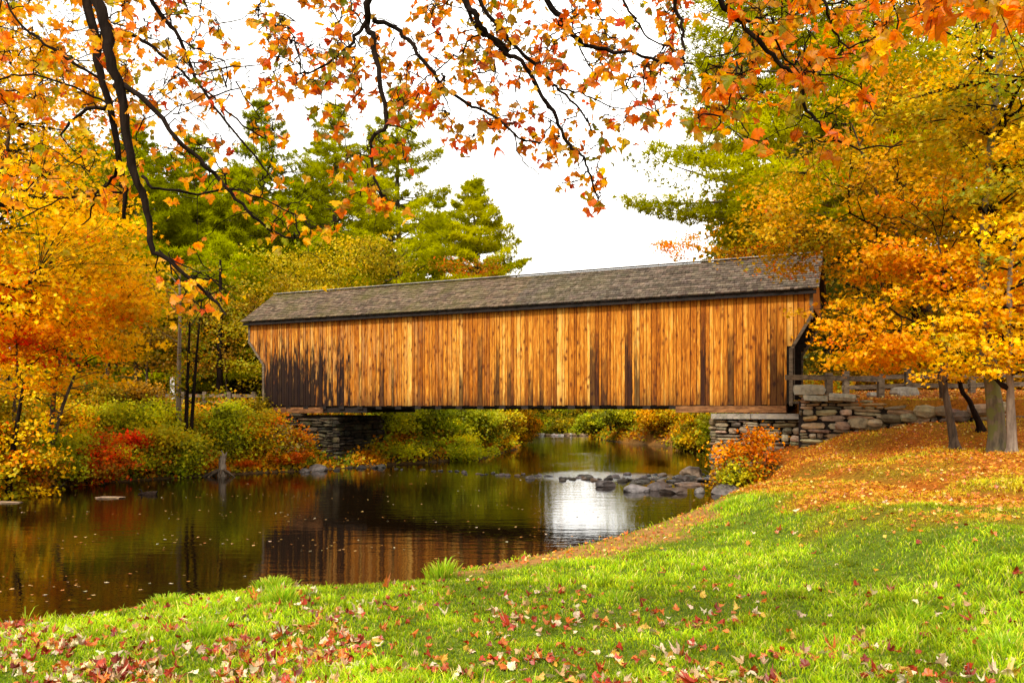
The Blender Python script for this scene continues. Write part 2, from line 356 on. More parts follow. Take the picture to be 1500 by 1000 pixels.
def broadleaf(name, label, cat, base, ells, pal, nclump, perclump, lsize, trunk_r, group=None, lean=None, bark='bark', spread=.42, flat=.26, accent=None, stems=1, tmpl='quad', nprim=9, clumpvar=.25, trunk_top=.75, twist=.12):
    base = np.array(base, float); t = thing(name, label, cat, base, group)
    ells = [(np.array(c)-base, np.array(r)) for c, r in ells]
    cen = np.mean([c for c, r in ells], 0); top = max(c[2]+r[2] for c, r in ells)
    wood = MB(); samples = []; srad = []
    for s_ in range(stems):
        off = R.normal(0, .12, 3)*(stems > 1); off[2] = 0
        tip = np.array([cen[0]+R.normal(0, .3)+off[0]*6, cen[1]+R.normal(0, .3)+off[1]*4, top*trunk_top])
        if lean is not None: mid = np.array(lean, float)-base
        else: mid = np.array([tip[0]*.25, tip[1]*.25, tip[2]*.45])
        P = smoothline([off+[0, 0, -.25], off+[0, 0, .12], off*1.5+mid*np.array([.5, .5, .5]), off*2+mid, (mid+tip)/2+R.normal(0, twist, 3), tip], 4)
        f = np.linspace(1, 0, len(P)); rad = trunk_r*(.16+.84*f**.8)/(stems**.5); rad[0:4] *= 1.75; rad[4] *= 1.3; rad[5:7] *= 1.1
        tube(wood, P, rad, 9 if trunk_r > .08 else 6, lump=.05); samples += list(P[len(P)//3:]); srad += list(rad[len(P)//3:])
    TP = np.array(samples); TR = np.array(srad)
    br = MB(); prim = crown_points(ells, nprim, .6); S = [TP]; SR = [TR]
    for q in prim:
        dz = TP[:, 2]-(q[2]-.45*np.hypot(q[0]-TP[:, 0], q[1]-TP[:, 1])-.3); k = int(np.argmin(np.abs(dz)+R.uniform(0, .4, len(dz))))
        a = TP[k]; mid = (a+q)/2+np.array([0, 0, .12*np.linalg.norm(q-a)])+R.normal(0, .12, 3)
        P = bez(a, mid, q, 9); P[1:-1] += R.normal(0, .02*np.linalg.norm(q-a), (7, 3)); rad = np.linspace(min(TR[k]*.65, trunk_r*.5), .008+trunk_r*.04, 9); tube(br, P, rad, 5); S.append(P[2:]); SR.append(rad[2:])
    S = np.vstack(S); SR = np.concatenate(SR)
    nsp = max(8, nclump//5); hub = crown_points(ells, nsp, .35); hb = R.normal(0, clumpvar*.8, nsp); tint = pick(pal, nsp, .12); cl = []; LP = []; LC = []; LN = []
    hs_ = min(r[0] for c, r in ells)*.17+spread*.8
    for h_ in range(nsp):
        for _ in range(max(1, int(round(nclump/nsp*R.uniform(.5, 1.5))))): cl.append((hub[h_]+R.normal(0, 1, 3)*[hs_, hs_, hs_*.32], h_))
    for q, h_ in cl:
        d = np.linalg.norm(S-q, axis=1)+.6*np.maximum(0, S[:, 2]-q[2]); k = int(np.argmin(d)); a = S[k]
        mid = (a+q)/2+R.normal(0, .1, 3)*min(1, d[k])+np.array([0, 0, .08*d[k]]); P = bez(a, mid, q, 5); r0 = min(SR[k]*.6, .012+.01*d[k]); tube(br, P, np.linspace(r0*1.3, .006, 5), 3)
        n = int(perclump*R.uniform(.6, 1.4)); g = R.normal(size=(n, 3))*np.array([spread, spread, spread*flat])*R.uniform(.7, 1.3)
        tt = R.uniform(.3, 1, n)[:, None]; base_p = a+(q-a)*np.where(R.uniform(size=n) < .35, tt[:, 0], 1)[:, None]
        LP.append(base_p+g); b = R.normal(0, clumpvar*.5)+hb[h_]; c = (pick(pal, n, .15)*.5+tint[h_]*.5)*max(.25, 1+b)
        one = pick(pal, 1, .1)*max(.25, 1+b); mixk = .35 if clumpvar > 0 else 0; c = c*(1-mixk)+one*mixk
        if accent is not None and R.uniform() < accent[0]: c = pick(accent[1], n, .15)
        LC.append(c); LN.append(np.tile([0, 0, 1.], (n, 1)))
    LP = np.vstack(LP); LC = np.clip(np.vstack(LC), .003, .9); n = len(LP)
    nrm = R.normal(size=(n, 3))*np.array([.7, .7, .35])+np.array([0, -.25, .75])
    sz = lsize*R.uniform(.6, 1.3, n)
    TVt, TFt = (QUADV, QUADF) if tmpl == 'quad' else (STARV, STARF)
    V, Fc = place(TVt, TFt, LP, frames(nrm, R.uniform(0, 6.28, n)), sz)
    wood.build('trunk' if stems == 1 else 'stems', M[bark], t, True)
    br.build('branches', M['darkbark'], t, True)
    mesh('crown' if cat == 'tree' else 'foliage', V, Fc, M['leaf'], np.repeat(LC, len(TVt), 0), False, t)
    return t

TUFTV = []; TUFTF = []
for k in range(7):
    a = k/7*6.283; e = .15+.35*(k % 3); d = np.array([math.cos(a)*math.cos(e), math.sin(a)*math.cos(e), math.sin(e)]); q = np.array([-math.sin(a), math.cos(a), 0])*.085
    TUFTV += [-q, q, d]; TUFTF.append((3*k, 3*k+1, 3*k+2))
TUFTV = np.array(TUFTV); TUFTF = np.array(TUFTF)
def pine_mesh(H, rmax, bare, seed_dens=1.0, tuft=.34, tiers=26, col=((.16, .19, .012), (.10, .13, .01)), prof=.8, nb=6):
    wood = MB(); br = MB(); n = 14; zz = np.linspace(-.3, H, n); w = np.cumsum(R.normal(0, .06, (n, 2)), 0); P = np.column_stack([w, zz])
    tr = .016*H*(1-np.linspace(0, 1, n))**.9+.02; tube(wood, P, tr, 8, lump=.04)
    TP = []; TD = []; TC = []
    for i in range(tiers):
        t = (i+R.uniform(-.3, .3))/tiers; z = H*(bare+(1-bare)*max(t, 0)); z = min(z, H*.985)
        if t < .12 and R.uniform() < .3: continue
        L0 = rmax*max(.05, (1-t))**prof*min(1, .55+t*2.2); a0 = R.uniform(0, 6.28)
        for b in range(nb):
            a = a0+b*6.283/nb+R.normal(0, .25); L = L0*R.uniform(.5, 1.2)*1.3
            if R.uniform() < .08: continue
            o = np.array([np.interp(z, zz, w[:, 0]), np.interp(z, zz, w[:, 1]), z]); dr = np.array([math.cos(a), math.sin(a), 0])
            rise = (.45*t-.05)*L; e = o+dr*L+np.array([0, 0, rise]); m = o+dr*L*.55+np.array([0, 0, rise*.3-.06*L])
            Q = bez(o, m, e, 6); tube(br, Q, np.linspace(.012+.013*L, .006, 6), 3)
            side = np.array([-dr[1], dr[0], 0]); k = int((9+27*L*seed_dens))
            f = R.uniform(.28, 1.02, k); pos = (1-f[:, None])**2*o+2*(f*(1-f))[:, None]*m+(f**2)[:, None]*e
            wd = L*.26*np.sin(np.clip(f, 0, 1)*2.7)+.08; sgn = R.uniform(-1, 1, k)
            pos = pos+side*(wd*sgn)[:, None]+dr*(np.abs(sgn)*wd*.5)[:, None]; pos[:, 2] += R.normal(0, .06, k)+.05*np.abs(sgn)
            TP.append(pos); TD.append(dr*1.0+side*sgn[:, None]*1.2+np.array([0, 0, .55])+R.normal(0, .25, (k, 3)))
            mixv = np.clip(R.normal(.55, .3)+R.normal(0, .2, k), 0, 1)[:, None]; TC.append(np.array(col[0])*mixv+np.array(col[1])*(1-mixv))
    k = 12; TP.append(np.array([w[-1, 0], w[-1, 1], H-.5])+R.normal(0, 1, (k, 3))*[.08, .08, .35]); TD.append(np.tile([0, 0, 1.], (k, 1))); TC.append(np.tile(col[0], (k, 1)))
    TP = np.vstack(TP); TD = np.vstack(TD); TC = np.vstack(TC)*(1+R.normal(0, .12, (len(TP), 1)))
    V, Fc = place(TUFTV, TUFTF, TP, frames(TD, R.uniform(0, 6.28, len(TP))), tuft*R.uniform(.7, 1.3, len(TP)))
    return wood, br, V, Fc, np.repeat(np.clip(TC, .003, .9), len(TUFTV), 0)
def pine(label, px, d, top, rmax, bare=.25, group='pines rising behind the bridge', bark='bark', **kw):
    x = PX(px, d); b = hz(x, d); H = ZY(top, d)-b
    wood, br, V, Fc, c = pine_mesh(H, rmax, bare, **kw)
    t = thing('pine_tree', label, 'tree', (x, d, b), group, R.uniform(0, 6))
    wood.build('trunk', M[bark], t, True); br.build('branches', M[bark], t, True); mesh('crown', V, Fc, M['needle'], c, False, t)
    return t

def E(px, py, d, rx, ry, rd=None):
    """ellipsoid centred at a picture point, radii in pixels across / up, depth in m"""
    return (W(px, py, d), (rx/F*d, rd if rd else rx/F*d*.8, ry/F*d))

def tree_at(label, px, d, ells, pal, nc, pc, ls, tr, name='maple_tree', **kw):
    x = PX(px, d); return broadleaf(name, label, 'tree', (x, d, hz(x, d)), ells, pal, nc, pc, ls, tr, **kw)

def build_trees():
    # --- left bank
    tree_at('tall yellow maple rising at the edge of the left bank', -60, 25, [E(20, 120, 25, 150, 170, 3), E(60, 330, 25, 140, 130, 3), E(0, 480, 25, 110, 110, 2.5)], YEL, 430, 44, .15, .2, name='yellow_maple', accent=(.05, ORA), spread=.46, tmpl='star')
    tree_at('bright yellow maple leaning out over the red bush on the left bank', 70, 29, [E(120, 400, 29, 95, 95, 2.5), E(160, 480, 29, 65, 50, 2), E(60, 520, 29, 90, 55, 2)], YEL, 240, 42, .16, .12, name='yellow_maple', accent=(.03, ORA), spread=.42, tmpl='star')
    tree_at('orange and red maple between the yellow maples on the left bank', 20, 26.5, [E(10, 440, 25.5, 70, 50, 1.8), E(50, 510, 26, 55, 28, 1.6)], ORA, 90, 44, .14, .09, name='orange_maple', accent=(.4, RED), spread=.4, tmpl='star')
    tree_at('rusty brown understorey tree behind the left bank, nearest the yellow maples', 215, 44, [E(215, 470, 44, 55, 80, 3)], DKR, 110, 60, .16, .1, name='understorey_tree', accent=(.15, OLI), spread=.6)
    tree_at('rusty brown understorey tree beside the left end of the bridge', 335, 50, [E(325, 490, 50, 60, 75, 3)], DKR, 130, 60, .16, .12, name='understorey_tree', accent=(.2, OLO), spread=.6)
    tree_at('yellow green tree just above the left end of the bridge roof', 500, 52, [E(505, 370, 52, 70, 50, 3), E(450, 410, 52, 60, 50, 3), E(540, 420, 52, 50, 50, 3)], [(3, (.34, .24, .014)), (3, (.18, .18, .012)), (2, (.46, .28, .016))], 160, 62, .18, .18, name='yellow_green_tree', spread=.65)
    tree_at('small scarlet topped tree peeping over the middle of the bridge roof', 695, 54, [E(705, 398, 54, 45, 20, 1.5)], [(2, (.42, .06, .01)), (3, (.2, .16, .012))], 40, 50, .15, .12, name='red_maple', spread=.5)
    tree_at('olive green tree filling the bank behind the left bridge end', 420, 47, [E(425, 480, 47, 70, 90, 3)], OLI, 150, 60, .17, .16, name='olive_tree', spread=.6)
    tree_at('dark olive tree behind the pines at the far left', 160, 56, [E(150, 360, 56, 90, 150, 4)], OLI, 230, 60, .2, .22, name='olive_tree', spread=.7)
    G1 = ((.24, .25, .012), (.11, .115, .008)); G2 = ((.30, .29, .013), (.14, .14, .008))
    pine('wide dark pine behind the tall yellow maple', 120, 60, 180, 6.6, .08, col=G1)
    pine('lower spreading pine between the two tall ones', 350, 54, 250, 6.0, .08, col=G1, seed_dens=1.2)
    pine('half hidden pine close behind the tallest one', 545, 76, 190, 6.6, .08, col=G1)
    pine('far pine filling the gap behind the narrow pointed one', 455, 82, 200, 7, .08, col=G1)
    pine('slender pine with a bare trunk nearest the yellow maples', 205, 52, 165, 5.0, .15, col=G1)
    pine('broad dark pine second from the yellow maples', 290, 56, 200, 6.2, .08, col=G1, seed_dens=1.2)
    pine('tall pine whose top shows between the hanging branches', 385, 64, 145, 6.6, .08, col=G1, seed_dens=1.1)
    pine('narrow pointed pine standing above the left end of the roof', 492, 68, 140, 6.0, .10, col=G2)
    pine('tallest pine, with tiered branches, above the bridge roof', 585, 62, 118, 7.2, .10, col=G2)
    pine('bushy round topped pine standing alone beside the open sky', 702, 58, 258, 5.6, .08, col=((.34, .31, .014), (.17, .17, .008)), seed_dens=1.25, tuft=.36)
    pine('low pine between the tallest pine and the bushy one', 645, 72, 295, 6.2, .08, col=G1)
    pine('low dark pine behind the yellow green tree', 440, 60, 270, 6.0, .08, col=G1, seed_dens=1.2)
    # low woods in the gap and behind the bridge
    for lab, px, d, top, hw, pal in [('round green tree behind the bridge at the far bend of the river', 805, 92, 545, 45, GRN), ('low olive tree above the weir at the far bend of the river', 860, 98, 555, 50, OLI),
                                     ('orange tinted tree on the far bank behind the bridge', 745, 78, 500, 50, OLO), ('green tree on the far bank right of the river gap', 955, 66, 500, 45, GRN), ('orange topped tree behind the bridge near the stone abutment', 1085, 50, 440, 50, OLO)]:
        bot = 628; tree_at(lab, px, d, [E(px, (top+bot)/2, d, hw, (bot-top)/2, hw/F*d*.8)], pal, 110, 60, .2, .16, name='bank_tree', group='trees on the far banks behind the bridge', spread=.7)
    tree_at('dense green tree on the left bank seen under the bridge', 640, 56, [E(630, 540, 56, 75, 80, 3)], GRN, 190, 60, .19, .2, name='bank_tree', group='trees on the far banks behind the bridge', spread=.65)
    # --- right side
    pine('tall dark pine behind the right end of the bridge roof', 1163, 36, -70, 6.0, .30, bark='paleback', group='pines rising behind the bridge', col=((.30, .28, .012), (.13, .13, .01)), tuft=.30, tiers=21, nb=6, prof=.4, seed_dens=1.5)
    tree_at('small orange tree peeping over the right of the bridge roof', 1012, 64, [E(1005, 362, 64, 30, 22, 1.5)], ORA+[(3, (.3, .22, .012))], 34, 45, .17, .14, name='orange_maple', spread=.4)
    tree_at('orange maple behind the roof, below the dark pine', 1085, 43, [E(1075, 330, 43, 50, 70, 1.5), E(1110, 380, 43, 50, 35, 1.5)], ORA+[(4, (.3, .22, .012))], 95, 45, .12, .12, name='orange_maple', spread=.5)
    tree_at('olive and orange maple overhanging the right end of the bridge', 1383, 26.6, [E(1215, 290, 23.5, 130, 75, 2.2), E(1180, 370, 23.8, 95, 40, 1.6), E(1295, 450, 24, 70, 65, 1.6), E(1330, 200, 26, 90, 110, 2.2)], OLO, 380, 42, .115, .13, name='olive_maple', accent=(.05, ORA), spread=.36, nprim=14, tmpl='star')
    tree_at('golden maple on a slim dark leaning trunk beside the mossy tree', 1398, 21.6, [E(1330, 470, 21.5, 110, 65, 1.8), E(1420, 430, 21.5, 80, 80, 1.8), E(1370, 330, 22, 110, 80, 1.8), E(1300, 535, 22, 60, 25, 1.2)], [(4, (.62, .30, .012)), (3, (.60, .20, .008)), (4, (.36, .28, .015))], 280, 42, .125, .13, name='golden_maple', lean=W(1384, 560, 21.8), bark='bark', accent=(.07, ORA), spread=.32, nprim=14, tmpl='star')
    tree_at('slim dark maple leaning left behind the golden maple', 1436, 23, [E(1390, 250, 24, 90, 120, 2), E(1440, 120, 24, 70, 100, 2)], OLO, 150, 44, .12, .10, name='leaning_maple', lean=W(1405, 545, 22.8), bark='darkbark', spread=.38, tmpl='star')
    tree_at('thick mossy trunked maple rising out of the top of the picture', 1462, 20.4, [E(1450, 90, 20.5, 120, 130, 2.5), E(1480, 330, 20.5, 70, 120, 2.2)], [(4, (.62, .32, .015)), (3, (.30, .27, .02)), (4, (.2, .24, .02))], 230, 42, .125, .24, name='mossy_maple', lean=W(1440, 420, 20.4), bark='mossbark', spread=.36, nprim=14, trunk_top=.98, tmpl='star')
    tree_at('pale barked maple standing just in front of the mossy trunk', 1482, 19.6, [E(1500, 420, 19.2, 70, 110, 1.8), E(1440, 500, 19.4, 60, 50, 1.5), E(1520, 250, 19.4, 60, 110, 1.6)], YEL, 120, 42, .12, .12, name="pale_maple", lean=W(1478, 480, 19.5), bark='paleback', spread=.32, tmpl='star')
    tree_at('yellow green tree behind the fence on the right', 1290, 40, [E(1290, 110, 40, 120, 180, 4), E(1330, 380, 40, 110, 150, 3)], OLI+[(5, (.45, .30, .015))], 360, 60, .14, .2, name='yellow_green_tree', spread=.65)
    tree_at('tall golden tree behind the fence at the far right', 1430, 36, [E(1440, 150, 36, 130, 190, 4), E(1440, 430, 36, 120, 130, 3)], [(4, (.50, .30, .012)), (4, (.26, .24, .016)), (3, (.15, .17, .014))], 420, 48, .13, .22, name='golden_tree', spread=.6)
    tree_at('dark evergreen toned tree behind the portal of the bridge', 1215, 44, [E(1215, 470, 44, 60, 90, 3)], [(3, (.06, .07, .01)), (2, (.2, .14, .012))], 130, 60, .17, .2, name='dark_tree', spread=.6)

    # slim bare-stemmed saplings on the left bank
    def sapling(label, px, d, base_py, top_py, r, lean=0, bark='bark', leaves=60, pal=OLI):
        b = W(px, base_py, d); b[2] = hz(b[0], b[1]); t = thing('sapling', label, 'tree', b, 'slim trees on the left bank'); H = ZY(top_py, d)-b[2]
        mb = MB(); P = smoothline([np.array([0, 0, -.2]), np.array([lean*.3, 0, H*.35]), np.array([lean*.6, .1, H*.7]), np.array([lean, .1, H])], 4); tube(mb, P, np.linspace(r, r*.3, len(P)), 7, lump=.05); mb.build('trunk', M[bark], t, True)
        br = MB(); LP = []
        for i in range(16):
            k = R.integers(len(P)//3, len(P)); a = P[k]; an = R.uniform(0, 6.28); L = R.uniform(.6, 1.6); e = a+np.array([math.cos(an)*L, math.sin(an)*L*.6, R.uniform(.1, .7)]); tube(br, bez(a, (a+e)/2+R.normal(0, .1, 3), e, 5), np.linspace(.02, .006, 5), 3)
            LP.append(e+R.normal(0, .2, (leaves, 3))*[1, 1, .5])
        br.build('branches', M[bark], t, True); LP = np.vstack(LP); V, Fc = place(QUADV, QUADF, LP, frames(R.normal(size=(len(LP), 3))+[0, 0, .6], R.uniform(0, 6.28, len(LP))), .13*R.uniform(.6, 1.3, len(LP)))
        mesh('crown', V, Fc, M['leaf'], np.repeat(pick(pal, len(LP)), 4, 0), False, t)
    sapling('straight pale brown trunk on the left bank, left of a twin stemmed tree', 262, 33.5, 610, 400, .13, bark='paleback', leaves=24)
    sapling('dark slender stem leaning left, of two close together on the left bank', 272, 33, 612, 445, .10, .15, 'darkbark', 22)
    sapling('dark slender stem leaning right, of two close together on the left bank', 278, 33.2, 612, 440, .09, .45, 'darkbark', 24)
    sapling('thick dark trunk behind the fence on the left bank', 322, 47, 590, 380, .22, bark='darkbark', leaves=20)
    sapling('dark trunk leaning right at the water below the yellow maples', 62, 27.5, 660, 545, .11, 1.1, 'bark', 30, MIXB)
    sapling('dark crooked trunk at the far left below the orange maple', 8, 24.5, 665, 560, .12, .5, 'darkbark', 40, YEL)
    sapling('bare leaning stem over the far water, seen under the bridge', 897, 70, 636, 560, .14, -1.6, 'darkbark', 8, OLI)

def shrub(label, px, d, top, hwpx, pal, dens=1.0, ls=.10, name='shrub', group='bushes along the left bank', accent=None, flat=.6, low=0.):
    x = PX(px, d); b = hz(x, d); H = max(.5, ZY(top, d)-b); hw = hwpx/F*d
    ells = [((x, d, b+H*.45), (hw, hw*.8, H*.5)), ((x+R.uniform(-.4, .4)*hw, d-.1, b+H*.66), (hw*.6, hw*.6, H*.34)), ((x+R.uniform(-.5, .5)*hw, d-.2, b+H*.25), (hw*.9, hw*.6, H*.26))]
    n = int(max(26, 30*hw*H*dens*2.2)); return broadleaf(name, label, 'shrub', (x, d, b), ells, pal, min(n, 330), 52, ls*1.25, .035, group=group, spread=.24, flat=flat, stems=4, nprim=12, accent=accent, clumpvar=.42, trunk_top=.7)

def build_shrubs():
    S = [('yellowing bush at the far left edge of the left bank', -10, 24.6, 590, 55, MIXB), ('green leafed bush below the leaning trunk on the left bank', 60, 27.6, 612, 48, GRN), ('orange brown ferny bush at the waterline, far left', 45, 26.2, 668, 32, RUST),
         ('yellow leafed bush touching the water at the far left', 68, 26.8, 678, 16, YEL), ('light green bush below the scarlet bush', 130, 29.6, 635, 42, LGR), ('bushy green and yellow shrub left of the wide pale bush', 175, 30.6, 650, 38, MIXB),
         ('rust tinted shrub at the water below the scarlet bush', 110, 28.8, 668, 40, DKR), ('wide pale green bush in the middle of the left bank', 215, 33.2, 585, 60, LGR), ('golden green bush in front of the wide pale bush', 235, 31.8, 625, 50, [(3, (.3, .27, .016)), (2, (.2, .22, .016)), (1, (.4, .24, .015))]),
         ('dark green bush low at the water beside the broken stump', 265, 31.9, 655, 30, GRN), ('small olive bush at the foot of the slender stems', 290, 34.5, 600, 34, MIXB), ('bright green rounded bush right of the slender stems', 335, 34.8, 592, 42, LGR),
         ('yellow green bush in front of the left end of the bridge', 380, 35.2, 612, 34, MIXB), ('pinkish seed headed bush against the left abutment', 405, 35.6, 622, 26, [(2, (.3, .2, .1)), (3, (.26, .24, .04))]),
         ('pale green bush behind the scarlet bush', 150, 33, 590, 55, LGR), ('olive bush under the fence on the left bank', 365, 38, 585, 40, OLI), ('yellow green bush in the shade of the yellow maple', 90, 31.5, 590, 50, MIXB)]
    S += [('tall olive bush behind the scarlet bush, under the yellow maple', 120, 37, 555, 60, OLI), ('tall rusty bush left of the white marker on the left bank', 200, 38, 560, 45, DKR), ('pale green bush behind the leaning trunk at the far left', 40, 33, 575, 60, MIXB), ('dark bush at the extreme left behind the crooked trunk', -30, 30, 560, 60, OLI),
          ('rusty orange bush at the foot of the left end of the bridge', 425, 35.7, 628, 22, RUST), ('yellow green bush hiding the corner of the left abutment', 400, 35.4, 602, 24, MIXB), ('low rusty bush right of the small scarlet bush', 235, 31.6, 662, 30, RUST), ('olive green bush low at the water right of the scarlet bush', 195, 30.9, 668, 34, GRN)]
    for lab, px, d, top, hw, pal in [('rusty bush behind the short fence beside the bridge portal', 1250, 40, 545, 45, DKR), ('orange bush behind the stone wall, left of the dark trunks', 1320, 38, 540, 50, OLO), ('dark rusty bush behind the fence between the dark trunks', 1390, 37, 545, 50, DKR), ('olive bush behind the fence next to the mossy trunk', 1455, 36, 540, 50, OLO), ('dark bush behind the fence at the right edge', 1520, 34, 540, 50, DKR)]: shrub(lab, px, d, top, hw, pal, .9, .13, group='bushes behind the right hand fence')
    for lab, px, d, top, hw, pal in S: shrub(lab, px, d, top, hw, pal, accent=(.08, ORA) if pal is MIXB else None)
    shrub('scarlet leafed bush on the left bank', 150, 29.0, 602, 30, RED+[(3, (.22, .2, .014))], .42, name='scarlet_bush')
    shrub('small scarlet bush just left of the wide pale bush', 200, 31.2, 626, 18, RED, .4, name='scarlet_bush')
    # rust-coloured ferns
    for lab, px, d, top, hw in [('larger rust orange fern clump at the water before the left abutment', 418, 34.9, 652, 30), ('smaller rust orange fern clump right of the broken stump', 357, 33.9, 668, 18), ('dull rust fern clump behind the two bright ones', 392, 35.4, 632, 26)]:
        fern(lab, px, d, top, hw)
    # banks under the bridge
    for i, (lab, px, d, top, hw, pal) in enumerate([('dense green bush on the left bank just past the abutment', 565, 42, 600, 45, LGR), ('green bush on the left bank seen under the bridge, second from the abutment', 625, 44, 590, 45, GRN), ('dark leafed bush on the left bank under the bridge', 680, 47, 592, 45, GRN),
                                       ('bright green low bush at the water behind the bridge', 600, 40.6, 655, 40, LGR), ('green bush overhanging the water on the left bank', 725, 51, 600, 40, MIXB), ('orange flecked bush at the last visible point of the left bank', 758, 60, 602, 26, OLO),
                                       ('light green bush at the water, middle of the left bank behind the bridge', 670, 42.8, 640, 40, LGR)]):
        shrub(lab, px, d, top, hw, pal, .7, .13, group='bushes behind the bridge on the left bank')
    for lab, px, d, top, hw, pal in [('green bush on the right bank where the river narrows', 880, 74, 600, 28, GRN), ('bushy green shrub on the right bank behind the bridge', 925, 66, 598, 40, LGR), ('orange topped bush hanging over the water on the right bank', 975, 60, 594, 42, OLO),
                                     ('yellow green bush hanging over the water left of the stone abutment', 1020, 52, 592, 36, MIXB), ('dark green bush beside the stone abutment behind the bridge', 1062, 46, 600, 26, GRN), ('olive bush by the weir at the far bend', 838, 88, 610, 22, OLI), ('green bush by the weir on the far left bank', 790, 90, 606, 22, GRN), ('low olive bush on the far bank right of the weir', 862, 84, 612, 18, LGR)]:
        shrub(lab, px, d, top, hw, pal, .7, .15, group='bushes behind the bridge on the right bank')
    shrub('orange leafed bush growing against the right stone abutment', 1104, 26.7, 624, 30, [(4, (.46, .09, .01)), (2, (.42, .2, .015)), (2, (.14, .14, .01))], .55, .09, name='orange_bush', group='bushes by the right abutment')
    shrub('orange leafed bush spilling down the bank toward the river stones', 1075, 27.0, 652, 22, [(3, (.45, .13, .01)), (3, (.42, .24, .015)), (2, (.2, .15, .01))], .6, .09, name='orange_bush', group='bushes by the right abutment')
    shrub('bright green young bush below the orange bushes', 1080, 25.9, 670, 8, GRN, 1.0, .08, group='bushes by the right abutment')

def build_undergrowth():
    n = 420000; x = np.concatenate([R.uniform(-34, 6, n//2), R.uniform(4, 26, n//4), R.uniform(-26, -6, n-n//2-n//4)]); y = np.concatenate([R.uniform(11, 75, n//2), R.uniform(34, 95, n//4), R.uniform(18, 44, n-n//2-n//4)])
    P = np.column_stack([x, y]); s = sdist(P); px = CX+F*x/y
    k = (s > .05) & (s < 26) & (px > -150) & (px < 1250) & ~((x > -13) & (y < 24)) & ~((x > 5) & (y < 33)); P = P[k]; s = s[k]; n = len(P)
    nz = np.array([mnoise.noise(Vector((a*.45, b*.45, 1.))) for a, b in P]); n2 = np.array([mnoise.noise(Vector((a*.8, b*.8, 7.))) for a, b in P])
    z = height(P)+np.abs(R.normal(0, .22, n))*(1+1.5*np.clip(nz, 0, 1))*np.clip(s*1.2, .15, 1)
    c = pick([(3, (.12, .15, .012)), (2, (.22, .22, .015)), (2, (.34, .2, .014)), (1, (.36, .1, .01))], n, .18); alt = pick([(3, (.40, .16, .012)), (2, (.28, .09, .01)), (2, (.4, .28, .02))], n, .15); w = np.clip(.5+2.2*n2, 0, 1)[:, None]; c = (c*(1-w)+alt*w)*1.15
    V, Fc = place(QUADV, QUADF, np.column_stack([P, z]), frames(R.normal(size=(n, 3))*[.7, .7, .4]+[0, -.3, .7], R.uniform(0, 6.28, n)), (.09+.0022*P[:, 1])*R.uniform(.6, 1.3, n))
    tag(mesh('undergrowth', V, Fc, M['leaf'], np.repeat(c, 4, 0)), 'low tangled autumn undergrowth covering the wild river banks', 'undergrowth', kind='stuff')

def fern(lab, px, d, top, hw):
    x = PX(px, d); b = hz(x, d); H = ZY(top, d)-b; t = thing('fern_clump', lab, 'fern', (x, d, b), 'rust orange ferns on the left bank'); mb = MB(); w = hw/F*d
    for f in range(46):
        a = R.uniform(0, 6.28); L = R.uniform(.7, 1.1); o = np.array([R.normal(0, w*.35), R.normal(0, w*.3), 0]); dr = np.array([math.cos(a), math.sin(a)*.8-.15, 0]); h = H*R.uniform(.6, 1.05)
        P = bez(o, o+dr*w*.35*L+[0, 0, h*1.1], o+dr*w*.95*L+[0, 0, h*.45], 12); c = pick([(3, (.42, .09, .008)), (2, (.34, .05, .006)), (1, (.48, .18, .012))], 1)[0]
        sd = np.cross(dr, [0, 0, 1.])
        for i in range(1, 11):
            l = .30*w*(1-abs(i-4)/9); 
            for s_ in (-1, 1):
                tip = P[i]+sd*s_*l+(P[i+1]-P[i])*.8+np.array([0, 0, -.25*l]); mb.add([P[i]-(P[i+1]-P[i])*.3, P[i]+(P[i+1]-P[i])*.3, tip], np.array([(0, 1, 2)]), c*R.uniform(.8, 1.2))
    mb.build('fronds', M['leaf'], t)

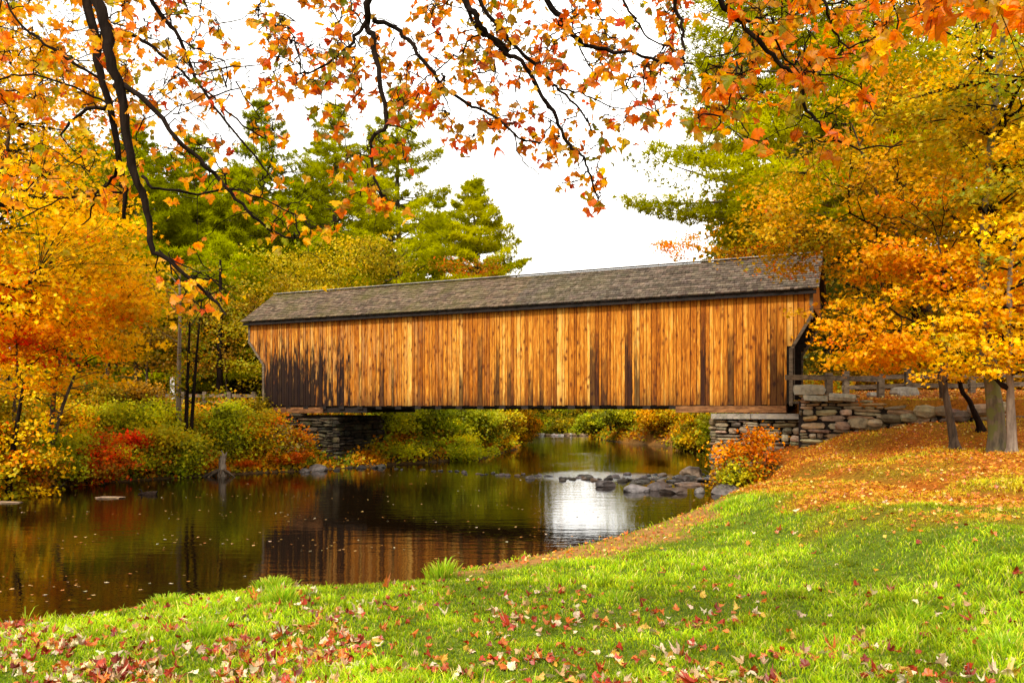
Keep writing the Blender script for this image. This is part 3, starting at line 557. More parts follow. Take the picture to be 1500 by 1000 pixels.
# ------------------------------------------------------------------ bridge
A0 = np.array([-13.07, 38.6]); A1 = np.array([10.6, 27.7]); BL = float(np.linalg.norm(A1-A0)); U = (A1-A0)/BL; VV = np.array([-U[1], U[0]])
def B(s, t, z): return np.array([A0[0]+U[0]*s+VV[0]*t, A0[1]+U[1]*s+VV[1]*t, z])
ZB, ZE, ZR, WID = 2.87, 7.0, 8.59, 4.8     # siding bottom, eave, ridge, overall roof width
def sidingmat():
    m, ns, ls = newmat('pine_siding'); tc = N(ns, 'ShaderNodeTexCoord'); oc = tc.outputs['Object']; sep = N(ns, 'ShaderNodeSeparateXYZ'); ls.new(oc, sep.inputs[0]); s_, z = sep.outputs[0], sep.outputs[2]
    at = N(ns, 'ShaderNodeAttribute', attribute_name='Col'); sc3 = N(ns, 'ShaderNodeSeparateColor'); ls.new(at.outputs[0], sc3.inputs[0]); r1, r2, r3 = sc3.outputs
    off = N(ns, 'ShaderNodeCombineXYZ'); ls.new(mathn(ns, ls, 'MULTIPLY', r1, 40.), off.inputs[2]); ls.new(mathn(ns, ls, 'MULTIPLY', r2, 17.), off.inputs[1])
    va = N(ns, 'ShaderNodeVectorMath', operation='ADD'); ls.new(oc, va.inputs[0]); ls.new(off.outputs[0], va.inputs[1]); v = va.outputs[0]
    g = noise(ns, ls, v, 4., 6., .65, (5, 1, .35), 1.2)
    rg = ramp(ns, [(.12, (.15, .036, .004)), (.34, (.36, .10, .007)), (.52, (.56, .185, .014)), (.70, (.78, .33, .036)), (.92, (.92, .52, .12))])
    t1 = mathn(ns, ls, 'ADD', mathn(ns, ls, 'MULTIPLY', mathn(ns, ls, 'SUBTRACT', g, .5), 1.5), mathn(ns, ls, 'ADD', mathn(ns, ls, 'MULTIPLY', r1, .56), .26)); ls.new(t1, rg.inputs[0]); c = rg.outputs[0]
    ac = N(ns, 'ShaderNodeAttribute', attribute_name='across').outputs['Fac']; ed = mathn(ns, ls, 'ABSOLUTE', mathn(ns, ls, 'SUBTRACT', ac, .5)); er = ramp(ns, [(.36, (1, 1, 1)), (.46, (.35, .25, .2)), (.5, (.10, .06, .05))]); ls.new(ed, er.inputs[0]); edge = er.outputs[0]
    # paler, greyer wood toward the left half
    mr = N(ns, 'ShaderNodeMapRange'); mr.inputs[1].default_value = 4; mr.inputs[2].default_value = 17; mr.inputs[3].default_value = .42; mr.inputs[4].default_value = 0; ls.new(s_, mr.inputs[0])
    w = noise(ns, ls, v, 2.0, 5., .65, (3, 1, .3)); rw = ramp(ns, [(.47, (0, 0, 0)), (.62, (1, 1, 1))]); ls.new(w, rw.inputs[0])
    c = mixc(ns, ls, mathn(ns, ls, 'MULTIPLY', rw.outputs[0], mr.outputs[0]), c, (.56, .36, .15))
    # knots
    vo = N(ns, 'ShaderNodeTexVoronoi', i_Scale=1.0); mp = N(ns, 'ShaderNodeMapping'); mp.inputs['Scale'].default_value = (4.6, 1, 2.3); dn = N(ns, 'ShaderNodeTexNoise', i_Scale=9.0); ls.new(v, dn.inputs[0]); dm = N(ns, 'ShaderNodeVectorMath', operation='SCALE'); dm.inputs[3].default_value = .09; ls.new(dn.outputs[1], dm.inputs[0]); dv = N(ns, 'ShaderNodeVectorMath', operation='ADD'); ls.new(v, dv.inputs[0]); ls.new(dm.outputs[0], dv.inputs[1]); ls.new(dv.outputs[0], mp.inputs[0]); ls.new(mp.outputs[0], vo.inputs['Vector'])
    kr = ramp(ns, [(.12, (1, 1, 1)), (.25, (0, 0, 0))]); ls.new(vo.outputs['Distance'], kr.inputs[0]); kn = noise(ns, ls, v, 1.1, 2., .5, (2, 1, .6)); kq = ramp(ns, [(.30, (0, 0, 0)), (.48, (1, 1, 1))]); ls.new(kn, kq.inputs[0])
    c = mixc(ns, ls, mathn(ns, ls, 'MULTIPLY', mathn(ns, ls, 'MULTIPLY', kr.outputs[0], .85), kq.outputs[0]), c, (.06, .014, .004))
    kr2 = ramp(ns, [(.14, (1, 1, 1)), (.46, (0, 0, 0))]); ls.new(vo.outputs['Distance'], kr2.inputs[0]); c = mixc(ns, ls, mathn(ns, ls, 'MULTIPLY', mathn(ns, ls, 'MULTIPLY', kr2.outputs[0], .5), kq.outputs[0]), c, (.24, .06, .01))
    # damp streaks climbing from the bottom edge, board by board
    zr = mathn(ns, ls, 'DIVIDE', mathn(ns, ls, 'SUBTRACT', z, ZB), 4.1)
    sn = noise(ns, ls, v, 3.0, 5., .6, (3, 1, .5))
    reach = mathn(ns, ls, 'ADD', mathn(ns, ls, 'MULTIPLY', mathn(ns, ls, 'POWER', r3, 5.0), 1.05), mathn(ns, ls, 'MULTIPLY', mathn(ns, ls, 'SUBTRACT', sn, .5), 1.0))
    d1 = mathn(ns, ls, 'SUBTRACT', reach, zr); rd = ramp(ns, [(.0, (0, 0, 0)), (.45, (1, 1, 1))]); ls.new(d1, rd.inputs[0])
    # blackened left end
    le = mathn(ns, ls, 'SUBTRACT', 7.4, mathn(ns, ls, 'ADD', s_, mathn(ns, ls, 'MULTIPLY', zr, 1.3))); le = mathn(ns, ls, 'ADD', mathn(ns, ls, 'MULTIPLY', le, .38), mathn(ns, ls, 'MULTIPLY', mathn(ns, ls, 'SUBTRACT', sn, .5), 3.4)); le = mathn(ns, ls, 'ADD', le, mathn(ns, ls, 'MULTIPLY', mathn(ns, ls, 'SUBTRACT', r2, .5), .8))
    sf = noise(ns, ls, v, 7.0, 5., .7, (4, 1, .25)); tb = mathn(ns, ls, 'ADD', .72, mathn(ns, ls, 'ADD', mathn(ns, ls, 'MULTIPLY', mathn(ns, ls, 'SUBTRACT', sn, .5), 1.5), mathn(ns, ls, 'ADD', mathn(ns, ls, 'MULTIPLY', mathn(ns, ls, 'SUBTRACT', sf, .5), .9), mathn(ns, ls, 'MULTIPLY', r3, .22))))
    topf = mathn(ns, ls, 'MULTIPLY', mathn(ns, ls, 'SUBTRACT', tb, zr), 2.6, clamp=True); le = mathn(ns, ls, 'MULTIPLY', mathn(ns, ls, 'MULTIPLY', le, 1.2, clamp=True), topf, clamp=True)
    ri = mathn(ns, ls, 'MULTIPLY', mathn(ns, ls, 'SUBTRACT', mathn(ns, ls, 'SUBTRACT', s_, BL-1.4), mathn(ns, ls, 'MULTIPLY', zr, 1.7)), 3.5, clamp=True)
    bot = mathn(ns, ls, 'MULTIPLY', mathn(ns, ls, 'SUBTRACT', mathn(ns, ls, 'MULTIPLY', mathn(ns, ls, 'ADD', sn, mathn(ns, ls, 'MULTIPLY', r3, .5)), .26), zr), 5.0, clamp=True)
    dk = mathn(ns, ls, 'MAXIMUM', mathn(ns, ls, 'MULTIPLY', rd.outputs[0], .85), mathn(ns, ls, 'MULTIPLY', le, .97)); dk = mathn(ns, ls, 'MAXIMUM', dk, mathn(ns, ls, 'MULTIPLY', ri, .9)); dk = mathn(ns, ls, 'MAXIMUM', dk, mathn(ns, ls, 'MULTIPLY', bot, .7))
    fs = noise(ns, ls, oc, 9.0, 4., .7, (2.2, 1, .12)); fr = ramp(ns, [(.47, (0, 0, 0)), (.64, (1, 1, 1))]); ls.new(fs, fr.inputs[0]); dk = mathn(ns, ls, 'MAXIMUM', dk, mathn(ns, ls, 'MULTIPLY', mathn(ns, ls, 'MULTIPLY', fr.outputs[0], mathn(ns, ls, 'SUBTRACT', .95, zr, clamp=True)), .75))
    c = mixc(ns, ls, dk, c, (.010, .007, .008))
    # warm, darker just under the eaves
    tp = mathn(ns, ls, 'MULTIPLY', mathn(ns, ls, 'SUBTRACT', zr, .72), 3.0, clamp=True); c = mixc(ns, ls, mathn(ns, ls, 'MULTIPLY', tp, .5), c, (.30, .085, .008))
    c = mixc(ns, ls, mathn(ns, ls, 'ADD', mathn(ns, ls, 'MULTIPLY', r2, .7), .25), c, edge, 'MULTIPLY')
    p = N(ns, 'ShaderNodeBsdfPrincipled', i_Roughness=.75); p.inputs['Specular IOR Level'].default_value = .1; ls.new(c, p.inputs['Base Color'])
    b = N(ns, 'ShaderNodeBump', i_Strength=.5, i_Distance=.01); ls.new(g, b.inputs['Height']); ls.new(b.outputs[0], p.inputs['Normal'])
    o = N(ns, 'ShaderNodeOutputMaterial'); ls.new(p.outputs[0], o.inputs[0]); return m

def end_z(s, x0, x1, inset, zt=5.95, zl=4.85):
    inset = .64 if x1-s < 3 else inset
    """lowest siding height at board position s: ends are cut back below the eave"""
    e = min(s-x0, x1-s)
    if e >= inset: return ZB
    return zt-(zt-zl)*e/inset if e > 0 else zt
def build_bridge():
    o = thing('covered_bridge', 'long covered timber bridge with weathered orange siding crossing the river', 'bridge', B(0, 0, 0), rz=math.atan2(U[1], U[0]))
    sm = sidingmat(); T0 = .30; T1 = WID-.30; x0, x1 = .22, BL-.22
    for side, t in ((0, T0), (1, T1)):
        mb = MB(); s = x0
        while s < x1-.02:
            w = min(R.choice([R.uniform(.09, .15), R.uniform(.15, .25)]), x1-s); th = R.uniform(.0, .012); a, b = s+.004, s+w-.004; za, zb = end_z(a, x0, x1, .85), end_z(b, x0, x1, .85)
            if za > ZB: za = za; 
            else: za = zb = ZB+R.uniform(-.02, .015) if zb <= ZB else zb
            col = (np.clip(R.normal(.5, .24), 0, 1), R.uniform(), R.uniform()); y0, y1 = (t-.03-th, t+.005) if side == 0 else (t-.005, t+.03+th)
            V = [(a, y0, za), (b, y0, zb), (b, y0, ZE+.06), (a, y0, ZE+.06), (a, y1, za), (b, y1, zb), (b, y1, ZE+.06), (a, y1, ZE+.06)]
            mb.add(V, np.array([(0, 1, 2, 3), (5, 4, 7, 6), (0, 4, 5, 1), (3, 2, 6, 7), (0, 3, 7, 4), (1, 5, 6, 2)]), col, np.array([0, 1, 1, 0, 0, 1, 1, 0.])); s += w
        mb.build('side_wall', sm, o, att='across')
    # dark sheets behind the siding paint the interior shade; then the trusses
    for t in (T0+.06, T1-.06):
        mb = MB(); q = x0+.06
        while q < x1-.1: mb.box(q, q+.098, t-.02, t+.02, max(end_z(q, x0, x1, .85), end_z(q+.1, x0, x1, .85))+.05, ZE-.02); q += .1
        mb.build('interior_shade_sheet', M['darkwood_shade'], o)
    mb = MB()
    for t in (T0+.25, T1-.25):
        for z in (3.25, 6.75): mb.box(x0+.9, x1-.9, t-.12, t+.12, z-.15, z+.15)
        n = 10; st = (x1-x0-2.0)/n
        for i in range(n+1): mb.box(x0+1+i*st-.1, x0+1+i*st+.1, t-.1, t+.1, 3.38, 6.62)
        for i in range(n): mb.beam((x0+1+i*st, t, 3.4), (x0+1+(i+1)*st, t, 6.6), .12, .16); mb.beam((x0+1+i*st, t+.13, 6.6), (x0+1+(i+1)*st, t+.13, 3.4), .1, .16)
    mb.build('truss', M['oldwood'], o)
    # portal frames: trim boards along the cut-back ends
    for xe, sg in ((x0, 1), (x1, -1)):
        for t in (T0-.02, T1+.02):
            ins = .85 if sg > 0 else .64; mb = MB(); mb.beam((xe, t, 5.97), (xe+sg*ins, t, 4.87), .12, .10); mb.beam((xe+sg*(ins+.02), t, 4.9), (xe+sg*(ins+.02), t, ZB-.02), .12, .10); mb.beam((xe-sg*.02, t, ZE), (xe-sg*.02, t, 5.9), .12, .08)
            mb.build('portal_trim', M['oldwood'], o)
        g = MB(); t = T0+.02
        while t < T1-.05:
            w = .2; b = min(t+w-.008, T1-.02); ym = lambda q: ZE+.0+(ZR-ZE)*(1-abs(q-WID/2)/(WID/2))-.12
            e0 = min(t-T0, T1-t); lo = 6.35-.0*e0 if e0 > .6 else 6.35-(.6-e0)*.8
            X0, X1 = (xe+.02, xe+.05); V = [(X0, t, lo), (X0, b, lo), (X0, b, ym(b)), (X0, t, ym(t)), (X1, t, lo), (X1, b, lo), (X1, b, ym(b)), (X1, t, ym(t))]
            g.add(V, np.array([(0, 1, 2, 3), (5, 4, 7, 6), (0, 4, 5, 1), (3, 2, 6, 7), (0, 3, 7, 4), (1, 5, 6, 2)]), (R.uniform(.2, .6), R.uniform(), R.uniform(0, .6))); t += w
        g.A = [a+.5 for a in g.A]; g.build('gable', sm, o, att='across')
    # floor and underside
    mb = MB(); mb.box(x0+.5, x1-.5, T0+.14, T1-.14, 2.92, 3.02); mb.build('deck', M['oldwood'], o)
    mb = MB(); s = x0+1.2
    while s < x1-1: mb.box(s, s+.3, T0-.02, T1+.02, ZB-.15, ZB+.05) ; s += 1.02
    for t in (T0+.2, T1-.2): mb.box(x0+.9, x1-.9, t-.14, t+.14, ZB-.09, ZB+.03)
    mb.build('floor_beams', M['darkwood_shade'], o)
    # bearing timbers
    mb = MB(); mb.box(1.6, 4.6, T0-.02, T0+.4, 2.54, 2.80); mb.build('bearing_timber', M['brownbeam'], o); mb = MB(); mb.box(1.6, 4.6, T1-.4, T1+.02, 2.54, 2.80); mb.build('bearing_timber', M['brownbeam'], o)
    mb = MB(); mb.box(4.4, 7.0, T0+.05, T0+.5, 2.56, 2.78); mb.build('bearing_timber', M['darkwood_shade'], o); mb = MB(); mb.box(4.4, 7.0, T1-.5, T1, 2.56, 2.78); mb.build('bearing_timber', M['darkwood_shade'], o)
    mb = MB(); mb.box(BL-5.0, BL-1.05, T0-.03, T0+.4, 2.60, 2.84); mb.build('bearing_timber', M['brownbeam'], o); mb = MB(); mb.box(BL-5.0, BL-1.05, T1-.4, T1+.03, 2.60, 2.84); mb.build('bearing_timber', M['brownbeam'], o)
    # roof: deck boards + individual shingles
    mb = MB(); sl = math.hypot(WID/2, ZR-ZE); dz = (ZR-ZE)/(WID/2)
    for sg, y0 in ((1, 0), (-1, WID)):
        V = [(0, y0, ZE-.05), (BL, y0, ZE-.05), (BL, WID/2, ZR-.05), (0, WID/2, ZR-.05), (0, y0, ZE-.09), (BL, y0, ZE-.09), (BL, WID/2, ZR-.09), (0, WID/2, ZR-.09)]
        mb.add(V, np.array([(0, 1, 2, 3), (5, 4, 7, 6), (0, 4, 5, 1), (0, 3, 7, 4), (1, 5, 6, 2)]))
    rd = mb.build('roof', M['darkwood_shade'], o)
    def shc(ns, ls, oc):
        v = vcol(ns); n = noise(ns, ls, oc, 5., 5., .65, (3, 1, 1)); r = ramp(ns, [(.3, (.55, .5, .45)), (.7, (1.4, 1.35, 1.3))]); ls.new(n, r.inputs[0]); c = mixc(ns, ls, 1., v, r.outputs[0], 'MULTIPLY')
        n2 = noise(ns, ls, oc, .55, 5., .7); r2 = ramp(ns, [(.46, (0, 0, 0)), (.64, (1, 1, 1))]); ls.new(n2, r2.inputs[0]); sp = N(ns, 'ShaderNodeSeparateXYZ'); ls.new(oc, sp.inputs[0])
        lf = mathn(ns, ls, 'MULTIPLY', mathn(ns, ls, 'SUBTRACT', 22.0, sp.outputs[0]), .08, clamp=True); return mixc(ns, ls, mathn(ns, ls, 'MULTIPLY', mathn(ns, ls, 'MULTIPLY', r2.outputs[0], .55), lf), c, (.12, .11, .02))
    shm = surfmat('cedar_shingle', shc, .9, lambda ns, ls, oc: (noise(ns, ls, oc, 20., 4., .6, (3, 1, 1)), .5, .01), .15)
    rows = 15; ex = sl/rows
    for sg in (1, -1):
        mb = MB()
        for r in range(rows):
            x = -.06-R.uniform(0, .15); wv = R.uniform(.75, 1.1)
            while x < BL+.04:
                w = R.uniform(.11, .24); a, b = max(x, -.07), min(x+w-.006, BL+.07); jt = R.normal(0, .012); d0 = r*ex-.03+jt; d1 = min((r+1.35)*ex, sl)
                lift = .02+R.uniform(0, .012)*2; c0 = np.cos(math.atan(dz)); s0 = np.sin(math.atan(dz))
                def pt(d, h): 
                    yy = d*c0-h*s0; zz = ZE+d*s0+h*c0-.05+.0; return (yy if sg == 1 else WID-yy), zz
                k = np.array([.17, .125, .085])*wv*R.uniform(.6, 1.35)*(1+R.normal(0, .03, 3)); 
                if x > BL*.55: k = k*np.array([.86, .92, 1.05])
                (ya, za), (yb, zb_), (yc, zc), (yd, zd) = pt(d0, .002+lift*.1), pt(d0, .022+lift), pt(d1, .012), pt(d1, .0)
                V = [(a, ya, za), (b, ya, za), (b, yb, zb_), (a, yb, zb_), (b, yc, zc), (a, yc, zc)]
                mb.add(V, np.array([(0, 1, 2, 3), (3, 2, 4, 5)]), k); mb.F[3].append(np.array([(0, 3, 5), (1, 4, 2)])+mb.n-6)
                x += w
        mb.build('shingles', shm, rd)
    mb = MB(); 
    for sg in (1, -1): mb.beam((-.05, WID/2-sg*.07, ZR+.01), (BL+.05, WID/2-sg*.07, ZR+.01), .16, .025)
    mb.build('ridge_board', surfmat('pale_ridge_board', woodc((.25, .23, .21), (.5, .47, .44)), .8), rd)
    mb = MB(); mb.box(.02, BL-.02, .05, .09, ZE-.24, ZE-.10); mb.box(.02, BL-.02, WID-.09, WID-.05, ZE-.24, ZE-.10); mb.box(.1, BL-.1, .10, .26, ZE-.20, ZE-.13); mb.build('fascia_board', M['darkwood_shade'], rd)

# ------------------------------------------------------------------ stonework
_q = []; 
def _cube26():
    vs = {}; fs = []
    g = (-1, 0, 1)
    def vid(p):
        if p not in vs: vs[p] = len(vs)
        return vs[p]
    for ax in range(3):
        for sg in (-1, 1):
            for i in (-1, 0):
                for j in (-1, 0):
                    q = []
                    for di, dj in ((0, 0), (1, 0), (1, 1), (0, 1)):
                        p = [0, 0, 0]; p[ax] = sg; p[(ax+1) % 3] = i+di; p[(ax+2) % 3] = j+dj; q.append(vid(tuple(p)))
                    fs.append(q if sg > 0 else q[::-1])
    return np.array(list(vs.keys()), float), np.array(fs)
CUV, CUF = _cube26()
def stone(mb, c, half, dirx, col, rough=.12, rnd=.72):
    V = CUV.copy(); l = np.abs(V).sum(1); V = V*np.where(l >= 3, rnd, np.where(l >= 2, .5+rnd*.45, 1.0))[:, None]
    V = V*(1+R.normal(0, rough, (26, 3))*.7); V = V*half
    ax = np.array([dirx[0], dirx[1], 0.]); ay = np.array([-dirx[1], dirx[0], 0.]); a = R.normal(0, .05); az = np.array([0, 0, 1.])
    axr = ax*math.cos(a)+az*math.sin(a); azr = -ax*math.sin(a)+az*math.cos(a)
    mb.add(V[:, :1]*axr+V[:, 1:2]*ay+V[:, 2:]*azr+np.array(c), CUF, col)
SC = [(3, (.24, .18, .11)), (3, (.15, .11, .07)), (2, (.32, .26, .17)), (2, (.22, .14, .07)), (1, (.09, .07, .05))]
def drystone(mb, path, zb, zt, depth=.5, hmin=.08, hmax=.24, wmin=.2, wmax=.75, tone=1.0, big=0.0):
    """courses of irregular stones along a polyline; zb, zt functions of distance"""
    path = np.array(path, float); seg = np.linalg.norm(np.diff(path, axis=0), axis=1); cum = np.concatenate([[0], np.cumsum(seg)]); L = cum[-1]
    def at(s): return np.array([np.interp(s, cum, path[:, 0]), np.interp(s, cum, path[:, 1])])
    def dr(s): k = min(max(int(np.searchsorted(cum, s)-1), 0), len(seg)-1); return (path[k+1]-path[k])/seg[k]
    z = min(zb(x) for x in np.linspace(0, L, 12))-.1; zmax = max(zt(x) for x in np.linspace(0, L, 30))
    while z < zmax:
        h = R.uniform(hmin, hmax); s = -R.uniform(0, .3)
        while s < L:
            w = R.uniform(wmin, wmax)*(.6+h/hmax*.6); m = min(max(s+w/2, 0.02), L-.02)
            if z+h*.8 <= zt(m)+R.uniform(-.03, .05) and z+h > zb(m)-.15:
                a, b = max(s, 0), min(s+w, L); p = at((a+b)/2); d = dr(m); hh = h*R.uniform(.85, 1.12)
                if b-a > .08: 
                    n2 = 2 if (hh > .16 and R.uniform() < .35) else 1
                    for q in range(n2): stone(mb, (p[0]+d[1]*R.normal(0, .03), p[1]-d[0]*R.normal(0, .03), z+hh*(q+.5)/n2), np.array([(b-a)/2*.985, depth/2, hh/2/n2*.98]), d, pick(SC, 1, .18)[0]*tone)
            s += w
        z += h*.97
def wall_core(path, zb, zt, depth, mat, parent):
    path = np.array(path, float); mb = MB()
    for a, b in zip(path[:-1], path[1:]):
        z1 = zt; m = (a+b)/2; mb.beam((*a, (zb+z1)/2), (*b, (zb+z1)/2), depth, z1-zb)
    mb.build('core', mat, parent)
def build_stone():
    # left abutment under the bridge; river face stones toned darker to paint shade
    t = thing('stone_abutment', 'dark rough stone abutment, shade painted on its river face, carrying the left end of the bridge', 'abutment', (0, 0, 0))
    p = lambda s, tt: B(s, tt, 0)[:2]
    mb = MB(); s1 = 5.0
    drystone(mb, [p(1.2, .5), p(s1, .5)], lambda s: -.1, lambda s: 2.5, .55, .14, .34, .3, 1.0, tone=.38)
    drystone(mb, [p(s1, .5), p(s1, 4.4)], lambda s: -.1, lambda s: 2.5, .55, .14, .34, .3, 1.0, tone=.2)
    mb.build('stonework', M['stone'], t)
    c = MB(); 
    q = [p(1.2, .65), p(s1-.12, .65), p(s1-.12, 4.3), p(1.2, 4.3)]; V = [(*x, -1) for x in q]+[(*x, 2.42) for x in q]; c.add(V, np.array([(0, 1, 5, 4), (1, 2, 6, 5), (2, 3, 7, 6), (3, 0, 4, 7), (4, 5, 6, 7)])); c.build('core', M['darkwood_shade'], t)
    # right abutment
    t = thing('stone_abutment', 'layered pale stone abutment with a flat cap under the right end of the bridge', 'abutment', (0, 0, 0))
    mb = MB(); s0 = BL-3.55
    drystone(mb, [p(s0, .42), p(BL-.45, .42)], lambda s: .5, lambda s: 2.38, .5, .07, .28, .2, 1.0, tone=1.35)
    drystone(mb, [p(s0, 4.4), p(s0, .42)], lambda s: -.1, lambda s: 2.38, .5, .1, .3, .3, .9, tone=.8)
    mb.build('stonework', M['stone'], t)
    c = MB(); q = [p(s0+.12, .55), p(BL-.5, .55), p(BL-.5, 4.3), p(s0+.12, 4.3)]; V = [(*x, -1) for x in q]+[(*x, 2.3) for x in q]; c.add(V, np.array([(0, 1, 5, 4), (1, 2, 6, 5), (2, 3, 7, 6), (3, 0, 4, 7), (4, 5, 6, 7)])); c.build('core', M['darkwood_shade'], t)
    c = MB(); 
    for a, b in ((s0-.1, s0+1.3), (s0+1.32, BL-.5)):
        q = [p(a, .1), p(b, .1), p(b, 1.2), p(a, 1.2)]; V = [(*x, 2.37) for x in q]+[(*x, 2.56) for x in q]; c.add(V, np.array([(0, 1, 5, 4), (1, 2, 6, 5), (2, 3, 7, 6), (3, 0, 4, 7), (4, 5, 6, 7), (3, 2, 1, 0)]), (.33, .29, .24))
    c.build('cap_slab', M['stone'], t)
    # wing wall: tall section at the bridge corner then stepping down to a low rubble wall
    t = thing('stone_wall', 'dry stone wall stepping down from the right bridge corner behind the maples', 'wall', (0, 0, 0))
    mb = MB(); path = [(9.95, 27.55), (10.6, 27.3), (11.5, 26.95), (12.6, 26.35), (13.8, 25.5), (15.2, 24.5), (18, 23.2), (23, 20.8)]
    seg = np.linalg.norm(np.diff(np.array(path), axis=0), axis=1); cum = np.concatenate([[0], np.cumsum(seg)])
    def zb(s): x = np.interp(s, cum, [q[0] for q in path]); y = np.interp(s, cum, [q[1] for q in path]); return hz(x, y-.3)
    zt = lambda s: float(np.interp(s, [0, 1.75, 1.9, 2.6, 3.4, 4.6, 6, 12], [3.2, 3.2, 3.08, 2.9, 2.78, 2.72, 2.66, 2.75]))
    drystone(mb, path[:6], zb, zt, .5, .07, .30, .2, 1.0, tone=1.5)
    drystone(mb, path[5:], lambda s: zb(s+cum[5]), lambda s: 2.62, .5, .12, .3, .4, 1.0, tone=1.0)
    # bigger field stones in the low part
    for s in np.arange(1.3, 6.2, .5):
        x = np.interp(s, cum, [q[0] for q in path]); y = np.interp(s, cum, [q[1] for q in path]); z = zb(s); hh = R.uniform(.14, .24); stone(mb, (x, y-.18, z+hh*1.1+R.uniform(0, .35)), np.array([R.uniform(.26, .42), .3, hh]), (.9, -.35), pick(SC, 1, .1)[0]*1.1, .1, .62)
    mb.build('stonework', M['stone'], t)
    c = MB(); 
    for (a, b), (i0, i1) in zip(zip(path[:-1], path[1:]), zip(cum[:-1], cum[1:])):
        ta = zt((i0+i1)/2)-.22; c.beam((a[0], a[1]+.1, (ta+.2)/2), (b[0], b[1]+.1, (ta+.2)/2), .35, ta-.2)
    c.build('core', M['darkwood_shade'], t)
    for lab, px, py, d, w, h in [('long pale slab lying on top of the wall at the bridge corner', 1185, 571, 27.2, .85, .19), ('flat stone slab under the long pale slab, at the wall top', 1195, 583, 27.1, .7, .10), ('broad flat slab on the wall just right of the fence post', 1233, 582, 26.7, .72, .13)]:
        m1 = MB(); stone(m1, (0, 0, 0), np.array([w*.62, .32, h]), (.92, -.38), (.33, .31, .24), .07, .85); s_ = m1.build('stone_slab', M['stone']); s_.location = W(px, py, d); tag(s_, lab, 'stone', 'slabs capping the wall')
    for lab, px, py, d, w in [('squarish pale stone lying on the leaf covered bank above the wall', 1243, 572, 29, .28), ('small pale rounded stone on the leaves above the wall', 1280, 576, 29.5, .26), ('half buried boulder among the leaves above the wall', 1325, 576, 30, .5)]:
        m1 = MB(); stone(m1, (0, 0, 0), np.array([w, w*.7, w*.5]), (1, 0), (.36, .32, .26), .12, .7); s_ = m1.build('stone', M['stone']); x = PX(px, d); s_.location = (x, d, hz(x, d)+w*.25); tag(s_, lab, 'stone', 'loose stones above the wall')

